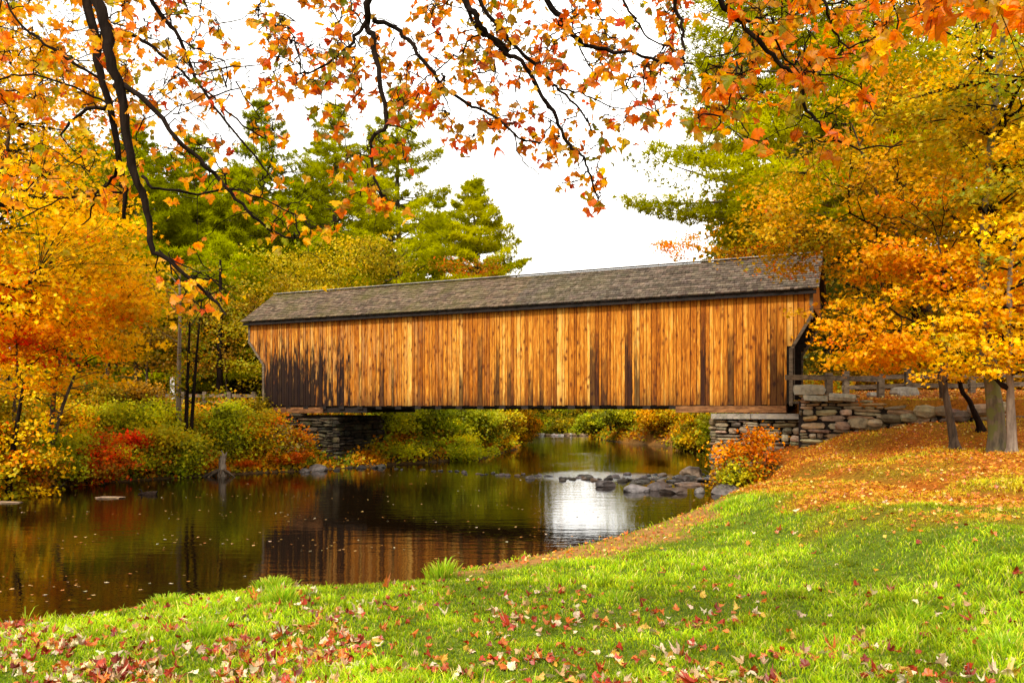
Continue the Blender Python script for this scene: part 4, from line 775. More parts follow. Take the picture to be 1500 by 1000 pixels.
def rockmesh(seed, flat=.6):
    import bmesh
    bm = bmesh.new(); bmesh.ops.create_icosphere(bm, subdivisions=3, radius=1)
    rs = np.random.default_rng(seed); pl = rs.normal(size=(9, 3)); pl /= np.linalg.norm(pl, axis=1)[:, None]; dd = rs.uniform(.55, .9, 9)
    for v in bm.verts:
        p = np.array(v.co)
        for n_, d_ in zip(pl, dd):
            q = p@n_
            if q > d_: p = p-n_*(q-d_)*.9
        p *= 1+.12*mnoise.noise(Vector(p*1.7)+Vector((seed*3.1, 0, 0)))+.05*mnoise.noise(Vector(p*5)+Vector((seed, 5, 0)))
        v.co = p
    V = np.array([v.co[:] for v in bm.verts]); Fc = np.array([[v.index for v in f.verts] for f in bm.faces]); bm.free(); return V, Fc
def build_rocks():
    RM = [rockmesh(i) for i in range(7)]
    big = [('large rounded tan boulder standing highest among the river stones', 1014, 697, 17, 13, (.30, .22, .15)), ('flat topped pale grey rock nearest the camera in the riffle', 930, 718, 22, 9, (.24, .235, .25)), ('dark chunky wet rock right of the flat grey one', 962, 716, 18, 11, (.09, .07, .065)),
           ('long low dark rock below the tan boulder', 988, 720, 22, 7, (.10, .075, .06)), ('dark pointed wet rock at the left of the larger stones', 886, 711, 15, 9, (.07, .06, .06)), ('broad grey shore rock at the foot of the grassy bank', 1064, 722, 22, 12, (.17, .155, .15)),
           ('small grey rock touching the broad shore rock', 1086, 722, 9, 7, (.15, .14, .13)), ('dark slab between the tan boulder and the shore', 1043, 703, 22, 5, (.09, .075, .065)), ('flat brown slab in front of the tan boulder', 1010, 709, 26, 4, (.17, .11, .07)),
           ('small pale rock standing upright right of the long low rock', 1024, 720, 8, 7, (.2, .19, .18)), ('dark rock just left of the tan boulder', 1000, 704, 12, 8, (.08, .065, .06)), ('lone dark stone at the left end of the riffle', 776, 700, 7, 4, (.08, .07, .07)),
           ('lone pale grey rock at the water before the left abutment', 465, 688, 14, 8, (.19, .18, .18)), ('low dark stone beside the pale rock before the left abutment', 447, 690, 8, 5, (.1, .09, .085))]
    k = 0
    for lab, px, py, rx, ry, c in big:
        d = 3209/(py-HY+1); V, Fc = RM[k % 7]; k += 1; V = V*np.array([rx/F*d, rx/F*d*.7, ry/F*d])*1.1; col = np.tile(c, (len(V), 1)); o = mesh('river_rock', V, Fc, M['wetrock'], col, False)
        o.location = (PX(px, d), d, ry/F*d*.12); o.rotation_euler = (0, 0, R.uniform(-.3, .3)); tag(o, lab, 'rock', 'stones across the river')
    # countless-looking small riffle stones, each its own object
    protos = []
    for i in range(6):
        V, Fc = rockmesh(20+i); protos.append(mesh('river_stone', V, Fc, M['wetrock'], np.tile(pick([(4, (.045, .035, .03)), (1, (.13, .08, .045)), (1, (.09, .08, .075))], 1)[0], (len(V), 1)), False))
    i = 0
    def put(x, y, w, lab, g):
        nonlocal i
        if i < 6: o = protos[i]
        else: o = protos[i % 6].copy(); C.objects.link(o)
        o.name = 'river_stone'; o.location = (x, y, w*.05); o.scale = (w, w*R.uniform(.6, .9), w*R.uniform(.3, .6)); o.rotation_euler = (0, 0, R.uniform(0, 6.28)); tag(o, lab, 'stone', g); i += 1
    for q in range(58):
        px = R.uniform(905, 1070); py = 703-(px-905)*.02+R.normal(0, 4.5); d = 3209/(py-HY); put(PX(px, d), d, R.uniform(.10, .26), 'small dark wet stone heaped between the larger river rocks', 'small stones among the river rocks')
    for q in range(26):
        px = R.uniform(820, 905); py = 701+R.normal(0, 2.2); d = 3209/(py-HY); put(PX(px, d), d, R.uniform(.10, .24), 'small dark stone in the white riffle left of the larger rocks', 'small stones in the white riffle')
    for q in range(26):
        px = R.uniform(560, 810); py = 686+(px-560)*.05+R.normal(0, 1.2); d = 3209/(py-HY); put(PX(px, d), d, R.uniform(.07, .16), 'tiny dark stone breaking the surface in the line toward the left abutment', 'tiny stones trailing to the left abutment')
    for q in range(22):
        px = R.uniform(455, 560); py = 685+R.normal(0, 2); d = 3209/(py-HY); put(PX(px, d), d, R.uniform(.12, .3), 'dark stone on the muddy edge below the left abutment', 'stones below the left abutment')
    # weir at far bend
    mb = MB(); 
    for q in range(60): stone(mb, (R.uniform(1.5, 8), 80.8+R.normal(0, .15), R.uniform(0, .12)), np.array([R.uniform(.15, .4), .25, R.uniform(.08, .16)]), (1, 0), pick([(2, (.3, .2, .12)), (1, (.6, .57, .5))], 1)[0])
    tag(mb.build('weir', M['stone']), 'low line of pale stones across the far bend of the river', 'weir')
    # stump
    x, y = PX(325, 32.3), 32.3; t = thing('tree_stump', 'broken grey stump with a split pale top on the left bank', 'stump', (x, y, .05)); mb = MB()
    tube(mb, smoothline([(0, 0, -.3), (0, 0, .3), (.03, 0, .6), (-.02, 0, 1.0)], 3), [.26, .2, .17, .15, .14, .13, .12, .10, .08, .02], 8, lump=.12); tube(mb, smoothline([(.05, 0, .5), (.12, 0, .75), (.22, 0, .95)], 3), [.1, .09, .08, .07, .05, .03, .01], 6, lump=.1); mb.build('trunk', M['paleback'], t, True)
    mb = MB(); 
    for a in range(7): e = np.array([math.cos(a*.9+2.2)*R.uniform(.5, 1.1), math.sin(a*.9+2.2)*.5-.2, -.25]); tube(mb, bez(np.array([0, 0, .25]), e*.5+[0, 0, .25], e, 6), np.linspace(.08, .02, 6), 5, lump=.1)
    mb.build('roots', M['bark'], t, True)
    # floating wood
    for lab, px, py, w in [('pale flat piece of driftwood floating near the left bank', 163, 729, .42), ('dark forked snag poking out of the water near the left bank', 217, 724, .28), ('flat mud bank at the far left edge of the water', 8, 736, .5)]:
        d = 3209/(py-HY); m1 = MB(); 
        if 'snag' in lab:
            tube(m1, smoothline([(-.3, 0, -.02), (0, 0, .04), (.28, 0, .03)], 3), np.full(7, .06), 6, lump=.2); tube(m1, smoothline([(-.2, 0, 0), (-.22, 0, .12), (-.3, 0, .16)], 3), np.linspace(.04, .015, 7), 5, lump=.1); ob = m1.build('snag', M['darkbark'])
        else: stone(m1, (0, 0, 0), np.array([w, .14, .025]), (1, 0), (.3, .2, .13), .2, .8); ob = m1.build('driftwood' if 'drift' in lab else 'mud_bank', M['stone'])
        ob.location = (PX(px, d), d, .015); tag(ob, lab, 'driftwood' if 'mud' not in lab else 'mud bank')

def fence(label, pts, zf, rails, group, post_h=1.0, skip=0):
    t = thing('wooden_fence', label, 'fence', (0, 0, 0), group); pts = np.array(pts, float)
    for x, y in pts[skip:]:
        m1 = MB(); z = zf(x, y); m1.beam((x, y, z-.3), (x, y, z+post_h), .2, .2); m1.build('post', M['oldwood'], t)
    for a, b in zip(pts[:-1], pts[1:]):
        d = (b-a)/np.linalg.norm(b-a)
        for r in rails:
            m1 = MB(); m1.beam((*(a-d*.15), zf(*a)+r), (*(b+d*.15), zf(*b)+r+R.normal(0, .02)), .1, .17); m1.build('rail', M['oldwood'], t)
def build_furniture():
    q0 = W(1157, 553, 27.3)[:2]; q1 = W(1214, 553, 27.6)[:2]; q2 = W(1290, 553, 28.6)[:2]
    fence('grey rail fence joining the right portal of the bridge to a stout post', [q0, q1, q2], lambda x, y: 3.03, [.78], 'rail fences', .95, 1)
    fence('long grey rail fence behind the maples above the stone wall', [(13.2, 31.5), (15.4, 31), (17.6, 30.5), (19.8, 30), (22, 29.5)], lambda x, y: hz(x, y), [.35, .7], 'rail fences')
    fence('dark rail fence on the left bank leading to the bridge', [W(p_, 570, 43)[:2] for p_ in (200, 232, 268, 300, 336, 372)], lambda x, y: 2.7, [.35, .75], 'rail fences', .95)
    x, y = PX(253, 43.5), 43.5; t = thing('signpost', 'narrow white upright marker behind the left bank fence', 'sign', (x, y, 2.7)); m1 = MB(); m1.box(-.04, .04, -.03, .03, -.3, .7); m1.build('post', M['oldwood'], t); m1 = MB(); m1.box(-.12, .12, -.06, -.035, .55, 1.75); m1.build('panel', M['white'], t)
    x, y = PX(241, 43.2), 43.2; t = thing('small_sign', 'small white board low on the left bank beside the white marker', 'sign', (x, y, 2.7)); m1 = MB(); m1.box(-.03, .03, 0, .04, -.3, .3); m1.build('post', M['oldwood'], t); m1 = MB(); m1.box(-.14, .14, -.03, -.004, .1, .3); m1.build('panel', M['white'], t)

# ------------------------------------------------------------------ far woods
def build_woods():
    P = []; Cc = []
    def mass(px0, px1, d, top0, top1, pal, n, ls=.5):
        for i in range(n):
            f = R.uniform(); px = px0+(px1-px0)*f; dd = d*R.uniform(.92, 1.12); x = PX(px, dd); top = np.interp(f, [0, 1], [top0, top1])+22*math.sin(px*.09)+14*math.sin(px*.23+1); b = 598+10; py = top+(b-top)*R.uniform()**.8
            c = W(px, py, dd); k = 60; P.append(c+R.normal(0, 1, (k, 3))*[1.3, 1.3, .8]); Cc.append(pick(pal, k, .15)*(.5+.5*R.uniform()))
    DG = [(4, (.07, .085, .01)), (3, (.14, .12, .012)), (1, (.28, .13, .012))]
    mass(-500, 240, 85, 120, 230, DG+[(3, (.4, .2, .012))], 1100); mass(150, 480, 88, 260, 300, DG, 900); mass(440, 620, 90, 330, 400, DG, 500); mass(620, 780, 95, 420, 470, DG, 350); mass(760, 930, 112, 555, 560, DG+[(2, (.4, .2, .012))], 260)
    mass(930, 1080, 90, 500, 420, DG+[(2, (.4, .2, .012))], 300); mass(1060, 1300, 75, 330, 60, DG+[(3, (.4, .22, .012))], 1000); mass(1280, 2000, 70, 60, 40, DG+[(5, (.45, .24, .012))], 1400)
    P = np.vstack(P); Cc = np.clip(np.vstack(Cc), .003, .9); V, Fc = place(QUADV, QUADF, P, frames(R.normal(size=(len(P), 3))+[0, -.3, .6], R.uniform(0, 6.28, len(P))), .6*R.uniform(.6, 1.3, len(P)))
    tag(mesh('woods', V, Fc, M['leaf'], np.repeat(Cc, 4, 0)), 'distant mixed autumn woods closing off the view', 'woods', kind='stuff')

# ------------------------------------------------------------------ grass and leaf litter
def build_grass():
    n = 900000; y = 3.6+(27-3.6)*R.uniform(size=n)**1.75; px = R.uniform(-160, 1660, n); x = (px-CX)/F*y; rad = np.zeros((n, 2))
    g_ = n//2; nt = g_//16; idx = R.integers(n//2, n, nt); who = np.repeat(idx, 16); off = R.normal(0, 1, (len(who), 2))*(.022+.0035*y[who])[:, None]; x[:len(who)] = x[who]+off[:, 0]; y[:len(who)] = y[who]+off[:, 1]; rad[:len(who)] = off/(.022+.0035*y[who])[:, None]
    P = np.column_stack([x, y]); s = sdist(P); keep = s > .03; P = P[keep]; s = s[keep]; rad = rad[keep]
    lit, dirt, wild = zones(P, s); nz = np.sin(P[:, 0]*3.1+1)*np.sin(P[:, 1]*2.7)+np.sin(P[:, 0]*7.3-P[:, 1]*5.9)*.6
    pr = (1-.62*lit)*(1-.88*dirt)*np.where(wild, .12, 1)*(.8+.2*nz); k = R.uniform(size=len(P)) < pr*.62; P = P[k]; s = s[k]; nz = nz[k]; lit = lit[k]; dirt = dirt[k]; rad = rad[k]; rt = np.hypot(rad[:, 0], rad[:, 1])
    n = len(P); z = height(P); d = P[:, 1]
    big = .5*np.sin(P[:, 0]*.9+P[:, 1]*.5)+.5*np.sin(P[:, 0]*.45-P[:, 1]*1.1+1)
    tuf = np.clip(np.sin(P[:, 0]*5.3+np.sin(P[:, 1]*3))*np.sin(P[:, 1]*4.7+np.sin(P[:, 0]*2.2))-.55, 0, 1)*2
    h = (.05+.022*R.normal(size=n)+.018*big)*(1+.8*tuf)*(1-.35*lit); h = np.clip(h, .02, .2)*np.where(d > 14, 1.25, 1.0)
    mn = np.array([mnoise.noise(Vector((a*1.1, b_*1.1, 4.)))+.7*mnoise.noise(Vector((a*3.3, b_*3.3, 2.))) for a, b_ in P])
    patch = np.clip(.5+.35*big+1.0*mn, 0, 1)[:, None]; h = h*(.65+.6*patch[:, 0]);
    wd = (.0022+.0004*d)*R.uniform(.7, 1.3, n)
    h = h*np.where(rt > 0, .95, .65); a = np.where(rt > 0, np.arctan2(rad[:, 1], rad[:, 0])+R.normal(0, .4, n), R.uniform(0, 6.28, n)); ln = R.uniform(.2, 1.1, n)*h; bx, by = np.cos(a)*ln, np.sin(a)*ln; q = R.uniform(0, 6.28, n); wx, wy = np.cos(q)*wd, np.sin(q)*wd
    V = np.zeros((n, 5, 3)); base = np.column_stack([P, z])
    V[:, 0] = base+np.column_stack([-wx, -wy, np.zeros(n)-.01]); V[:, 1] = base+np.column_stack([wx, wy, np.zeros(n)-.01])
    m = base+np.column_stack([bx*.35, by*.35, h*.62]); V[:, 2] = m+np.column_stack([wx*.8, wy*.8, 0*h]); V[:, 3] = m-np.column_stack([wx*.8, wy*.8, 0*h]); V[:, 4] = base+np.column_stack([bx, by, h])
    o = np.arange(n)[:, None]*5; Q = o+np.array([[0, 1, 2, 3]]); T = o+np.array([[3, 2, 4]])
    c = pick([(5, (.27, .38, .008)), (2.5, (.16, .26, .008)), (3, (.38, .43, .010)), (.8, (.52, .44, .12))], n, .2)
    c = c*(.55+.62*patch)*(1-.35*np.clip(tuf, 0, 1))[:, None]; c = c*(1-.6*lit[:, None])+np.array([.50, .22, .012])*.7*lit[:, None]
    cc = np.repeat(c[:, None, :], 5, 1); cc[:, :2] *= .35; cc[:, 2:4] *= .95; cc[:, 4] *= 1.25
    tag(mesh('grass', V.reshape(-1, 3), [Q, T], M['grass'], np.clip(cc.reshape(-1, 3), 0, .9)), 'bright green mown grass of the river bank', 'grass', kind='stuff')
    # individual taller tufts by the water
    for lab, px, py, hh, nb, w in [('tall grass tuft at the water edge where the lawn juts out', 648, 846, .34, 240, .26), ('rounded grass hummock on the edge of the lawn', 400, 856, .24, 460, .30), ('dark green tuft just below the rounded hummock', 412, 884, .28, 320, .16), ('arching tuft on the bank edge left of the hummock', 243, 893, .19, 320, .28),
                           ('sparse upright reeds at the left corner of the water', 35, 925, .26, 26, .25), ('low tuft among the leaves in front of the hummock', 300, 930, .2, 260, .22), ('thin tuft on the muddy beach', 820, 828, .12, 130, .25), ('small tuft near the water on the muddy beach', 690, 812+12, .10, 90, .18), ('green grassy hump at the top of the beach', 1075, 738, .22, 420, .45), ('dark tuft in the middle of the lawn', 900, 880, .16, 220, .2), ('dark tuft low on the right of the lawn', 1335, 905, .17, 260, .2), ('tuft in the bottom right corner of the lawn', 1470, 955, .2, 260, .25)]:
        d = 12.
        for _ in range(30): d = (CAMZ-hz(PX(px, d), d))*F/(py-HY)
        while sdist(np.array([[PX(px, d), d]]))[0] < .22 and d > 5: d -= .08
        x = PX(px, d); b = hz(x, d); t = thing('grass_tuft', lab, 'grass tuft', (x, d, b), 'taller grass tufts on the lawn'); mb = MB(); Vs = []; cs = []
        for i in range(nb):
            o = R.normal(0, w*.42, 2); a = math.atan2(o[1], o[0])+R.normal(0, .6); h1 = hh*R.uniform(.45, 1.1)*(1-.3*np.hypot(*o)/w); l = h1*R.uniform(.2, .9); q = R.uniform(0, 6.28); wx = np.array([math.cos(q), math.sin(q), 0])*(.003+.00035*d); zz = hz(x+o[0], d+o[1])-b; p0 = np.array([o[0], o[1], zz-.02]); dr = np.array([math.cos(a), math.sin(a), 0])
            p1 = p0+dr*l*.2+[0, 0, h1*.55]; p2 = p0+dr*l*.6+[0, 0, h1*.92]; p3 = p0+dr*l+[0, 0, h1*.95]; Vs += [p0-wx, p0+wx, p1+wx, p1-wx, p2+wx*.7, p2-wx*.7, p3]; c0 = pick([(3, (.17, .27, .012)), (2, (.26, .36, .015)), (1, (.42, .38, .05))], 1)[0]; cs += [c0*.6]*2+[c0]*5
        k = np.arange(nb)[:, None]*7; t2 = mesh('blades', np.array(Vs), [np.vstack([k+[[0, 1, 2, 3]], k+[[3, 2, 4, 5]]]), k+[[5, 4, 6]]], M['grass'], np.array(cs), False, t)

DEAD = [(2, (.48, .28, .16)), (4, (.38, .035, .010)), (3.5, (.54, .13, .015)), (3, (.72, .54, .38)), (2, (.24, .025, .010)), (1.5, (.60, .34, .05))]
def build_litter():
    # maple leaves on the near lawn, thickest toward the bottom left
    n = 30000; y = 3.9+R.uniform(size=n)**1.3*13; px = R.uniform(-120, 1620, n); x = (px-CX)/F*y; P = np.column_stack([x, y]); s = sdist(P); z = height(P); py = HY+(CAMZ-z)*F/y
    cl = np.array([mnoise.noise(Vector((a*.75, b*.75, 3.))) for a, b in P])+.7*np.array([mnoise.noise(Vector((a*2.4, b*2.4, 9.))) for a, b in P])
    dens = np.interp(py, [720, 830, 900, 1000], [.012, .035, .13, .36])*np.interp(px, [0, 600, 1000, 1500], [1.25, 1.0, .6, .33])*np.clip(.55+1.7*cl, .08, 3)
    k = (s > .15) & (R.uniform(size=n) < dens*1.9); P, z = P[k], z[k]; m = len(P)
    pos = np.column_stack([P, z+.022+R.uniform(0, .035, m)]); nrm = np.array([0, 0, 1.])+R.normal(0, .5, (m, 3)); V1, F1 = maple_leaves(pos, nrm, R.uniform(0, 6.28, m), R.uniform(.05, .105, m), 1.0); c1 = np.repeat(pick(DEAD, m, .15), len(MAPV), 0)
    # orange litter under the right-hand maples and thin litter on beach
    n = 110000; y = 9.5+R.uniform(size=n)**1.15*36; x = R.uniform(-1, 30, n); P = np.column_stack([x, y]); s = sdist(P); lit, dirt, wild = zones(P, s); z = height(P); b2 = (P[:, 0] > 9.5) & (P[:, 1] > 25)
    k = (s > .1) & (R.uniform(size=n) < np.clip(lit*.75+b2*.5+dirt*.18+.02, 0, 1)) & ~((P[:, 1] > 27) & (P[:, 0] < 8.5)); P, z = P[k], z[k]; m = len(P)
    V2, F2 = place(STARV, STARF, np.column_stack([P, z+.012+R.uniform(0, .03, m)]), frames(np.array([0, -.1, 1.])+R.normal(0, .4, (m, 3)), R.uniform(0, 6.28, m)), R.uniform(.045, .095, m))
    c2 = np.repeat(pick([(5, (.60, .16, .010)), (3, (.70, .31, .016)), (3, (.38, .08, .010)), (1, (.72, .50, .16))], m, .18), len(STARV), 0)
    tag(mesh('fallen_leaves', np.vstack([V1, V2]), [F1, F2+len(V1)], M['deadleaf'], np.vstack([c1, c2])), 'red, orange and pale fallen maple leaves scattered over the ground', 'leaves', kind='stuff')
    # leaves drifting on the water
    n = 2400; d = 10+R.uniform(size=n)**1.2*38; px = R.uniform(-40, 1050, n); P = np.column_stack([PX(px, d), d]); s = sdist(P); k = (s < -.05) & ((np.sin(P[:, 0]*.5+P[:, 1]*1.5+1.5*np.sin(P[:, 0]*.35))+R.normal(0, .45, n)) > .35); P = P[k]; m = len(P)
    sh = sdist(P)
    V, Fc = place(STARV, STARF, np.column_stack([P, np.full(m, .008)]), frames(np.array([0, 0, 1.])+R.normal(0, .08, (m, 3)), R.uniform(0, 6.28, m)), R.uniform(.03, .08, m))
    tag(mesh('floating_leaves', V, Fc, M['deadleaf'], np.repeat(pick([(3, (.5, .28, .10)), (3, (.42, .16, .03)), (1, (.6, .48, .32))], m), len(STARV), 0)), 'pale and orange leaves drifting on the dark river', 'leaves', kind='stuff')

# ------------------------------------------------------------------ overhanging foreground maple
def build_overhang():
    root = thing('red_maple', 'red maple reaching its leafy branches over the river from above the viewer', 'tree', (-2.0, -3.0, hz(-2, -3))); b = np.array(root.location)
    tr = MB(); TP = smoothline([(0, 0, -.3), (0, 0, .3), (.1, .1, 3), (.3, .5, 6), (.6, 1.2, 8.5), (.8, 1.6, 10)], 4); tube(tr, TP, np.interp(np.arange(len(TP)), [0, 3, len(TP)], [.36, .26, .12]), 12, lump=.03); tr.build('trunk', M['bark'], root, True)
    fork = TP[-5]+b
    near = MAPV
    def limb(lines, d, r0, clusters, lsize, pal, seg, perc=(3, 7), feed=None):
        """lines: list of (list of (px,py[,d]), radius px start, end); clusters: list of (n, x0, x1, ytop, ybottom at x0, ybottom at x1)"""
        mb = MB(); S = []
        for pts, ra, rb in lines:
            P = [W(p[0], p[1], p[2] if len(p) > 2 else d) for p in pts]; P = [q+R.normal(0, .03, 3)*[0, 1, 0] for q in P]
            P = smoothline(P, 4); P[1:-1] += R.normal(0, .006, (len(P)-2, 3)); rad = np.linspace(ra, rb, len(P))/F*d
            tube(mb, P-b, rad, 7, lump=.08); S.append(P)
        first = S[0][0]; mid = np.array([(first[0]+fork[0])/2, first[1]*.45, max(first[2], fork[2])+1.4]); P = bez(fork, mid, first, 12); tube(mb, P-b, np.linspace(max(.05, lines[0][1]/F*d*1.3), lines[0][1]/F*d, 12), 8, lump=.05)
        S = np.vstack(S); lb = mb.build('limb', M['darkbark'], root, True)
        tw = MB(); LP = []; LN = []; LS = []; LC = []; LA = []
        for n, x0, x1, yt, yb0, yb1 in clusters:
            for _ in range(int(n*1.12)):
                px = R.uniform(x0, x1); yb = np.interp(px, [x0, x1], [yb0, yb1]); py = yt+(yb-yt)*R.uniform()**.95; dd = d*R.uniform(.93, 1.28); q = W(px, py, dd)
                dist = np.linalg.norm(S-q, axis=1)+.5*np.maximum(0, q[2]-S[:, 2]); k = int(np.argmin(dist+R.uniform(0, .15, len(dist)))); a = S[k]
                mid = (a+q)/2+R.normal(0, .10, 3)+[0, 0, .08]; P = bez(a, mid, q, 9); P[1:-1] += R.normal(0, .012, (7, 3)); tube(tw, P-b, np.linspace(.0055, .0018, 9), 4)
                S = np.vstack([S, P[3:8]])
                # one bare side twiglet
                for _q in range(R.integers(0, 4)): f_ = R.integers(3, 8); e = P[f_]+R.normal(0, .2, 3)+[0, 0, -.04]; tube(tw, bez(P[f_], (P[f_]+e)/2+R.normal(0, .04, 3), e, 5)-b, np.linspace(.0024, .0011, 5), 3)
                m = R.integers(*perc); cb = pick(pal, 1, .1)[0]; dirt = P[-1]-P[-3]
                for j in range(m):
                    f = R.integers(4, 9); o = P[f]; a2 = R.uniform(0, 6.28); pe = np.array([math.cos(a2)*.05, math.sin(a2)*.05, -R.uniform(.01, .07)])*R.uniform(.6, 1.4); lp = o+pe; tube(tw, np.array([o, o+pe*.5+[0, 0, .01], lp])-b, [.0011]*3, 3)
                    LP.append(lp); nn = np.array([R.normal(0, .55), -.65+R.normal(0, .5), .45+R.normal(0, .45)]); LN.append(nn); LS.append(lsize*R.uniform(.6, 1.25)); c = pick(pal, 1, .16)[0]; LC.append(c*.72+cb*.28)
        tw.build('twigs', M['darkbark'], lb, True)
        LP = np.array(LP)-b; LN = np.array(LN); n = len(LP)
        # leaf tips hang downward
        Mx = frames(LN, np.zeros(n)); dn = np.array([0, 0, -1.])+R.normal(0, .45, (n, 3)); ang = np.arctan2(-(dn*Mx[:, :, 0]).sum(1), (dn*Mx[:, :, 1]).sum(1))
        V, Fc = maple_leaves(LP, LN, ang, np.array(LS), .7); cc = np.repeat(np.array(LC), len(MAPV), 0)
        # blend leaf edges greener / redder than the centre
        cc = cc*(1+R.normal(0, .12, (len(cc), 1))); mesh('leaves', V, Fc, M['nearleaf'], np.clip(cc, .003, .9), False, lb)
    OR = [(4, (.62, .14, .008)), (2.5, (.66, .26, .010)), (2.4, (.46, .045, .008)), (2.6, (.17, .16, .012)), (2, (.68, .42, .02))]
    YO = [(4, (.66, .27, .012)), (3, (.66, .40, .025)), (3, (.62, .15, .01)), (1.6, (.26, .26, .02)), (.6, (.5, .05, .008))]
    RO = [(5, (.64, .14, .008)), (3, (.66, .25, .01)), (2.6, (.24, .20, .014)), (1, (.30, .13, .012)), (1, (.66, .38, .02))]
    limb([([(112, -50), (135, 30), (150, 110), (165, 170), (178, 250), (184, 285), (180, 320)], 7, 2.6), ([(165, 165), (135, 165), (105, 180), (88, 198)], 3, 1.5), ([(178, 250), (160, 266), (142, 286), (132, 312), (120, 330)], 2.4, .8), ([(0, -10), (30, 35), (90, 80), (150, 118)], 1.5, 2.0), ([(178, 282), (130, 285), (85, 290), (25, 325)], 1.8, .8), ([(0, 122), (50, 112), (110, 128), (155, 150)], 1.2, 1.6)], 6.0, .1,
         [(70, -60, 200, -40, 330, 300), (75, -40, 230, -40, 180, 180)], .09, YO, 0)
    limb([([(122, -50), (150, 30), (165, 90), (180, 150), (192, 230), (203, 270), (215, 320), (223, 365), (240, 375), (280, 410), (312, 440), (332, 462)], 8.8, 1.3), ([(163, 122), (190, 130), (230, 165), (270, 215), (310, 250), (345, 290), (380, 325), (410, 345), (440, 348)], 4.5, 1.2), ([(208, 258), (240, 280), (290, 285), (335, 275), (380, 290), (430, 312)], 2.4, 1), ([(250, 378), (290, 400), (340, 420)], 1.2, .6), ([(280, 410), (300, 400), (345, 440)], 1.0, .5), ([(230, 365), (260, 400), (270, 430), (300, 455)], 1.2, .5)], 5.6, .1,
         [(34, 200, 420, 60, 300, 340), (12, 360, 490, 230, 360, 380), (12, 230, 350, 370, 470, 470), (7, 430, 490, 290, 400, 400)], .076, YO, 0, perc=(2, 6))
    limb([([(195, -50), (235, 20), (262, 55), (285, 110), (310, 150), (340, 190), (380, 235), (400, 265)], 3.5, 1), ([(158, 40), (190, 50), (230, 75), (265, 105), (300, 130), (345, 175), (385, 200)], 3, 1), ([(262, 60), (300, 75), (330, 90)], 1.2, .6), ([(285, 108), (330, 100), (370, 95), (400, 85)], 1.3, .6), ([(305, 145), (350, 130), (390, 125)], 1.2, .6)], 6.2, .1,
         [(46, 180, 330, -40, 210, 150), (14, 320, 420, 20, 260, 200)], .074, OR, 0, perc=(2, 6))
    limb([([(548, -50), (541, 0), (536, 34), (548, 60), (558, 120), (566, 182), (548, 205), (543, 235), (550, 265), (562, 292)], 5.5, 1.2), ([(536, 34), (520, 55), (500, 78), (465, 105), (440, 110)], 3, 1), ([(545, 28), (577, 38), (603, 65), (635, 105), (648, 130), (690, 152), (725, 172), (760, 200), (792, 208)], 3.6, 1.2), ([(752, 195), (757, 220), (770, 240), (792, 257)], 1.2, .6), ([(566, 182), (600, 190), (635, 222)], 1.1, .6)], 5.4, .1,
         [(62, 370, 560, -40, 130, 140), (14, 390, 545, 100, 200, 190), (10, 535, 600, 190, 330, 310), (34, 560, 700, 60, 160, 220), (9, 480, 560, 220, 310, 300)], .076, OR, 0)
    limb([([(665, -50), (682, 0), (700, 35), (710, 52), (740, 75), (770, 100), (795, 140), (815, 175), (830, 205), (850, 225), (861, 245), (866, 275), (878, 296)], 5, 1), ([(690, -30), (715, 20), (760, 70), (800, 105), (820, 130), (850, 165), (866, 195)], 3.6, 1), ([(668, -20), (700, 45), (730, 60), (745, 75)], 3, 2), ([(815, 128), (850, 135), (880, 150), (915, 157), (960, 145)], 1.4, .7), ([(705, 50), (685, 65), (672, 85)], 1.4, .8)], 5.5, .1,
         [(58, 600, 800, -40, 100, 130), (34, 680, 860, 80, 220, 240), (12, 760, 900, 190, 265, 250), (7, 840, 890, 240, 300, 305)], .074, OR, 0)
    limb([([(790, -60), (803, 0), (825, 30), (848, 60), (890, 70), (930, 80), (980, 88), (1015, 96)], 5, 1.2), ([(905, -40), (915, 5), (930, 35), (950, 55), (985, 75), (1005, 85)], 2, .8), ([(985, -40), (993, 5), (1000, 30), (1003, 60), (1004, 88)], 3.6, 1.4), ([(848, 60), (855, 90), (880, 130)], 1.5, .7), ([(915, 120), (935, 150), (960, 160), (990, 140)], 1, .6)], 5.2, .1,
         [(62, 790, 1010, -40, 100, 110), (26, 850, 1000, 60, 190, 170), (5, 890, 960, 160, 210, 200)], .074, OR, 0)
    limb([([(1035, -50), (1055, 0), (1080, 25), (1110, 60), (1140, 85), (1168, 113), (1180, 150), (1200, 185), (1225, 205), (1262, 215), (1320, 213)], 4.5, 1), ([(1185, -40), (1205, 15), (1225, 45), (1245, 70)], 2.4, 1.4), ([(1083, 85), (1078, 120), (1068, 150), (1050, 185), (1032, 210)], 1.6, .7), ([(1090, 30), (1130, 60), (1165, 90), (1175, 130)], 2, 1), ([(1170, 115), (1200, 95), (1240, 80)], 1.2, .7), ([(1190, 170), (1215, 165), (1250, 150)], 1, .6)], 4.7, .1,
         [(48, 1030, 1200, -40, 150, 140), (40, 1180, 1325, -50, 100, 90), (14, 1020, 1120, 130, 210, 200), (12, 1120, 1330, 130, 215, 230)], .086, RO, 0)
    limb([([(1280, -90), (1340, -40), (1400, -12), (1460, 0), (1520, 5)], 3, 1.5), ([(1400, -12), (1430, 10)], 1, .6)], 3.4, .1, [(22, 1330, 1470, -60, 22, 30), (14, 1460, 1540, -50, 40, 40)], .10, RO, 0, perc=(3, 6))

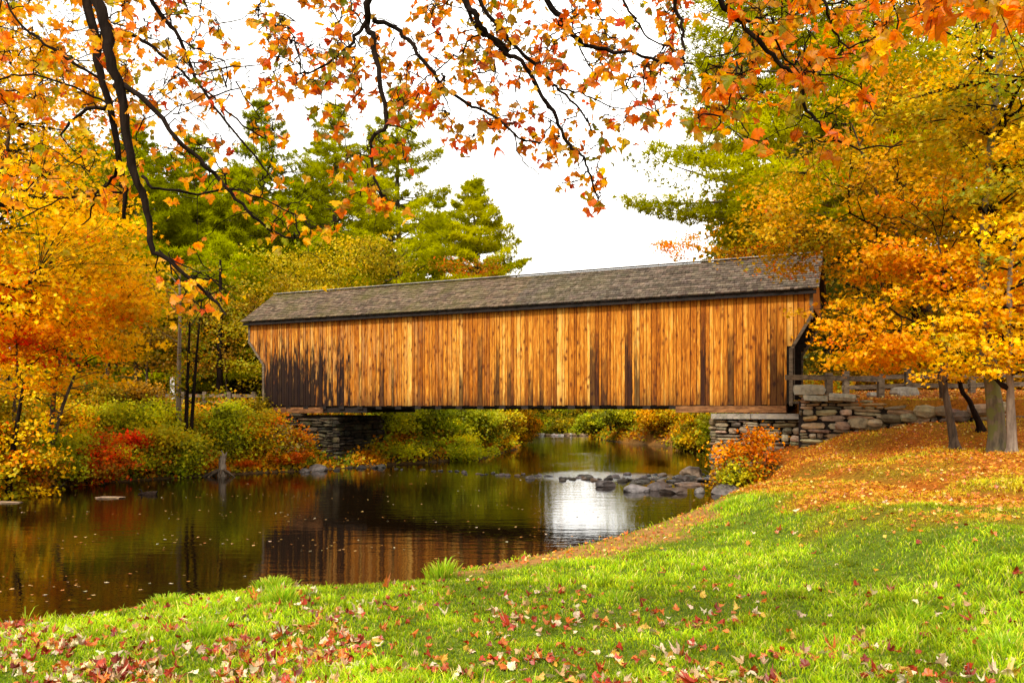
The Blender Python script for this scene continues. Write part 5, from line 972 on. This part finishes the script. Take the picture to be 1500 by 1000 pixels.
# ------------------------------------------------------------------ light, camera
def build_world():
    w = bpy.data.worlds.new('World'); sc.world = w; w.use_nodes = True; ns, ls = w.node_tree.nodes, w.node_tree.links; ns.clear()
    el, rot = math.radians(48), math.radians(205)
    sky = N(ns, 'ShaderNodeTexSky', sky_type='NISHITA', sun_disc=False, sun_elevation=el, sun_rotation=rot, air_density=1.0, dust_density=6.0)
    bg1 = N(ns, 'ShaderNodeBackground', i_Strength=.05); ls.new(sky.outputs[0], bg1.inputs[0])
    # overcast layer: even white cloud
    tc = N(ns, 'ShaderNodeTexCoord'); nz = N(ns, 'ShaderNodeTexNoise', i_Scale=1.6, i_Detail=4.0); ls.new(tc.outputs['Generated'], nz.inputs[0]); r = ramp(ns, [(.3, (1, .95, .86)), (.7, (1, .97, .90))]); ls.new(nz.outputs[0], r.inputs[0])
    # glow added to the sky low beyond the bridge, to whiten its reflection
    nm = N(ns, 'ShaderNodeVectorMath', operation='NORMALIZE'); ls.new(tc.outputs['Generated'], nm.inputs[0]); dt = N(ns, 'ShaderNodeVectorMath', operation='DOT_PRODUCT'); ls.new(nm.outputs[0], dt.inputs[0]); dt.inputs[1].default_value = (.05, .965, .25)
    gl = mathn(ns, ls, 'POWER', mathn(ns, ls, 'MAXIMUM', dt.outputs['Value'], 0.0), 6.0); st = mathn(ns, ls, 'ADD', mathn(ns, ls, 'MULTIPLY', gl, 2.0), 1.15)
    bg2 = N(ns, 'ShaderNodeBackground'); ls.new(st, bg2.inputs[1]); ls.new(r.outputs[0], bg2.inputs[0]); ad = N(ns, 'ShaderNodeAddShader'); ls.new(bg1.outputs[0], ad.inputs[0]); ls.new(bg2.outputs[0], ad.inputs[1]); o = N(ns, 'ShaderNodeOutputWorld'); ls.new(ad.outputs[0], o.inputs[0])
    l = bpy.data.lights.new('sun', 'SUN'); l.energy = 3.8; l.angle = math.radians(8); l.color = (1, .95, .85); lo = bpy.data.objects.new('sun', l); C.objects.link(lo)
    # nishita sun_rotation 0 looks along +Y, turning clockwise
    dv = Vector((math.sin(rot)*math.cos(el), math.cos(rot)*math.cos(el), math.sin(el))); lo.rotation_euler = dv.to_track_quat('Z', 'Y').to_euler(); lo.location = (0, 0, 40)
def build_camera():
    c = bpy.data.cameras.new('camera'); o = bpy.data.objects.new('camera', c); C.objects.link(o); o.location = (0, 0, CAMZ); o.rotation_euler = (math.pi/2, 0, 0)
    c.sensor_width = 36; c.lens = 36*F/1500; c.shift_y = (HY-500)/1500; c.clip_start = .05; c.clip_end = 3000; sc.camera = o
    sc.view_settings.view_transform = 'Standard'; sc.view_settings.look = 'None'; sc.view_settings.exposure = 0; sc.view_settings.gamma = 1
    sc.cycles.use_denoising = True; sc.cycles.max_bounces = 8; sc.cycles.diffuse_bounces = 3; sc.cycles.glossy_bounces = 3; sc.cycles.transmission_bounces = 5; sc.cycles.transparent_max_bounces = 4

build_world(); build_camera(); build_ground(); build_water(); build_bridge(); build_stone(); build_rocks(); build_furniture()
build_undergrowth(); build_woods(); build_trees(); build_shrubs(); build_grass(); build_litter(); build_overhang()
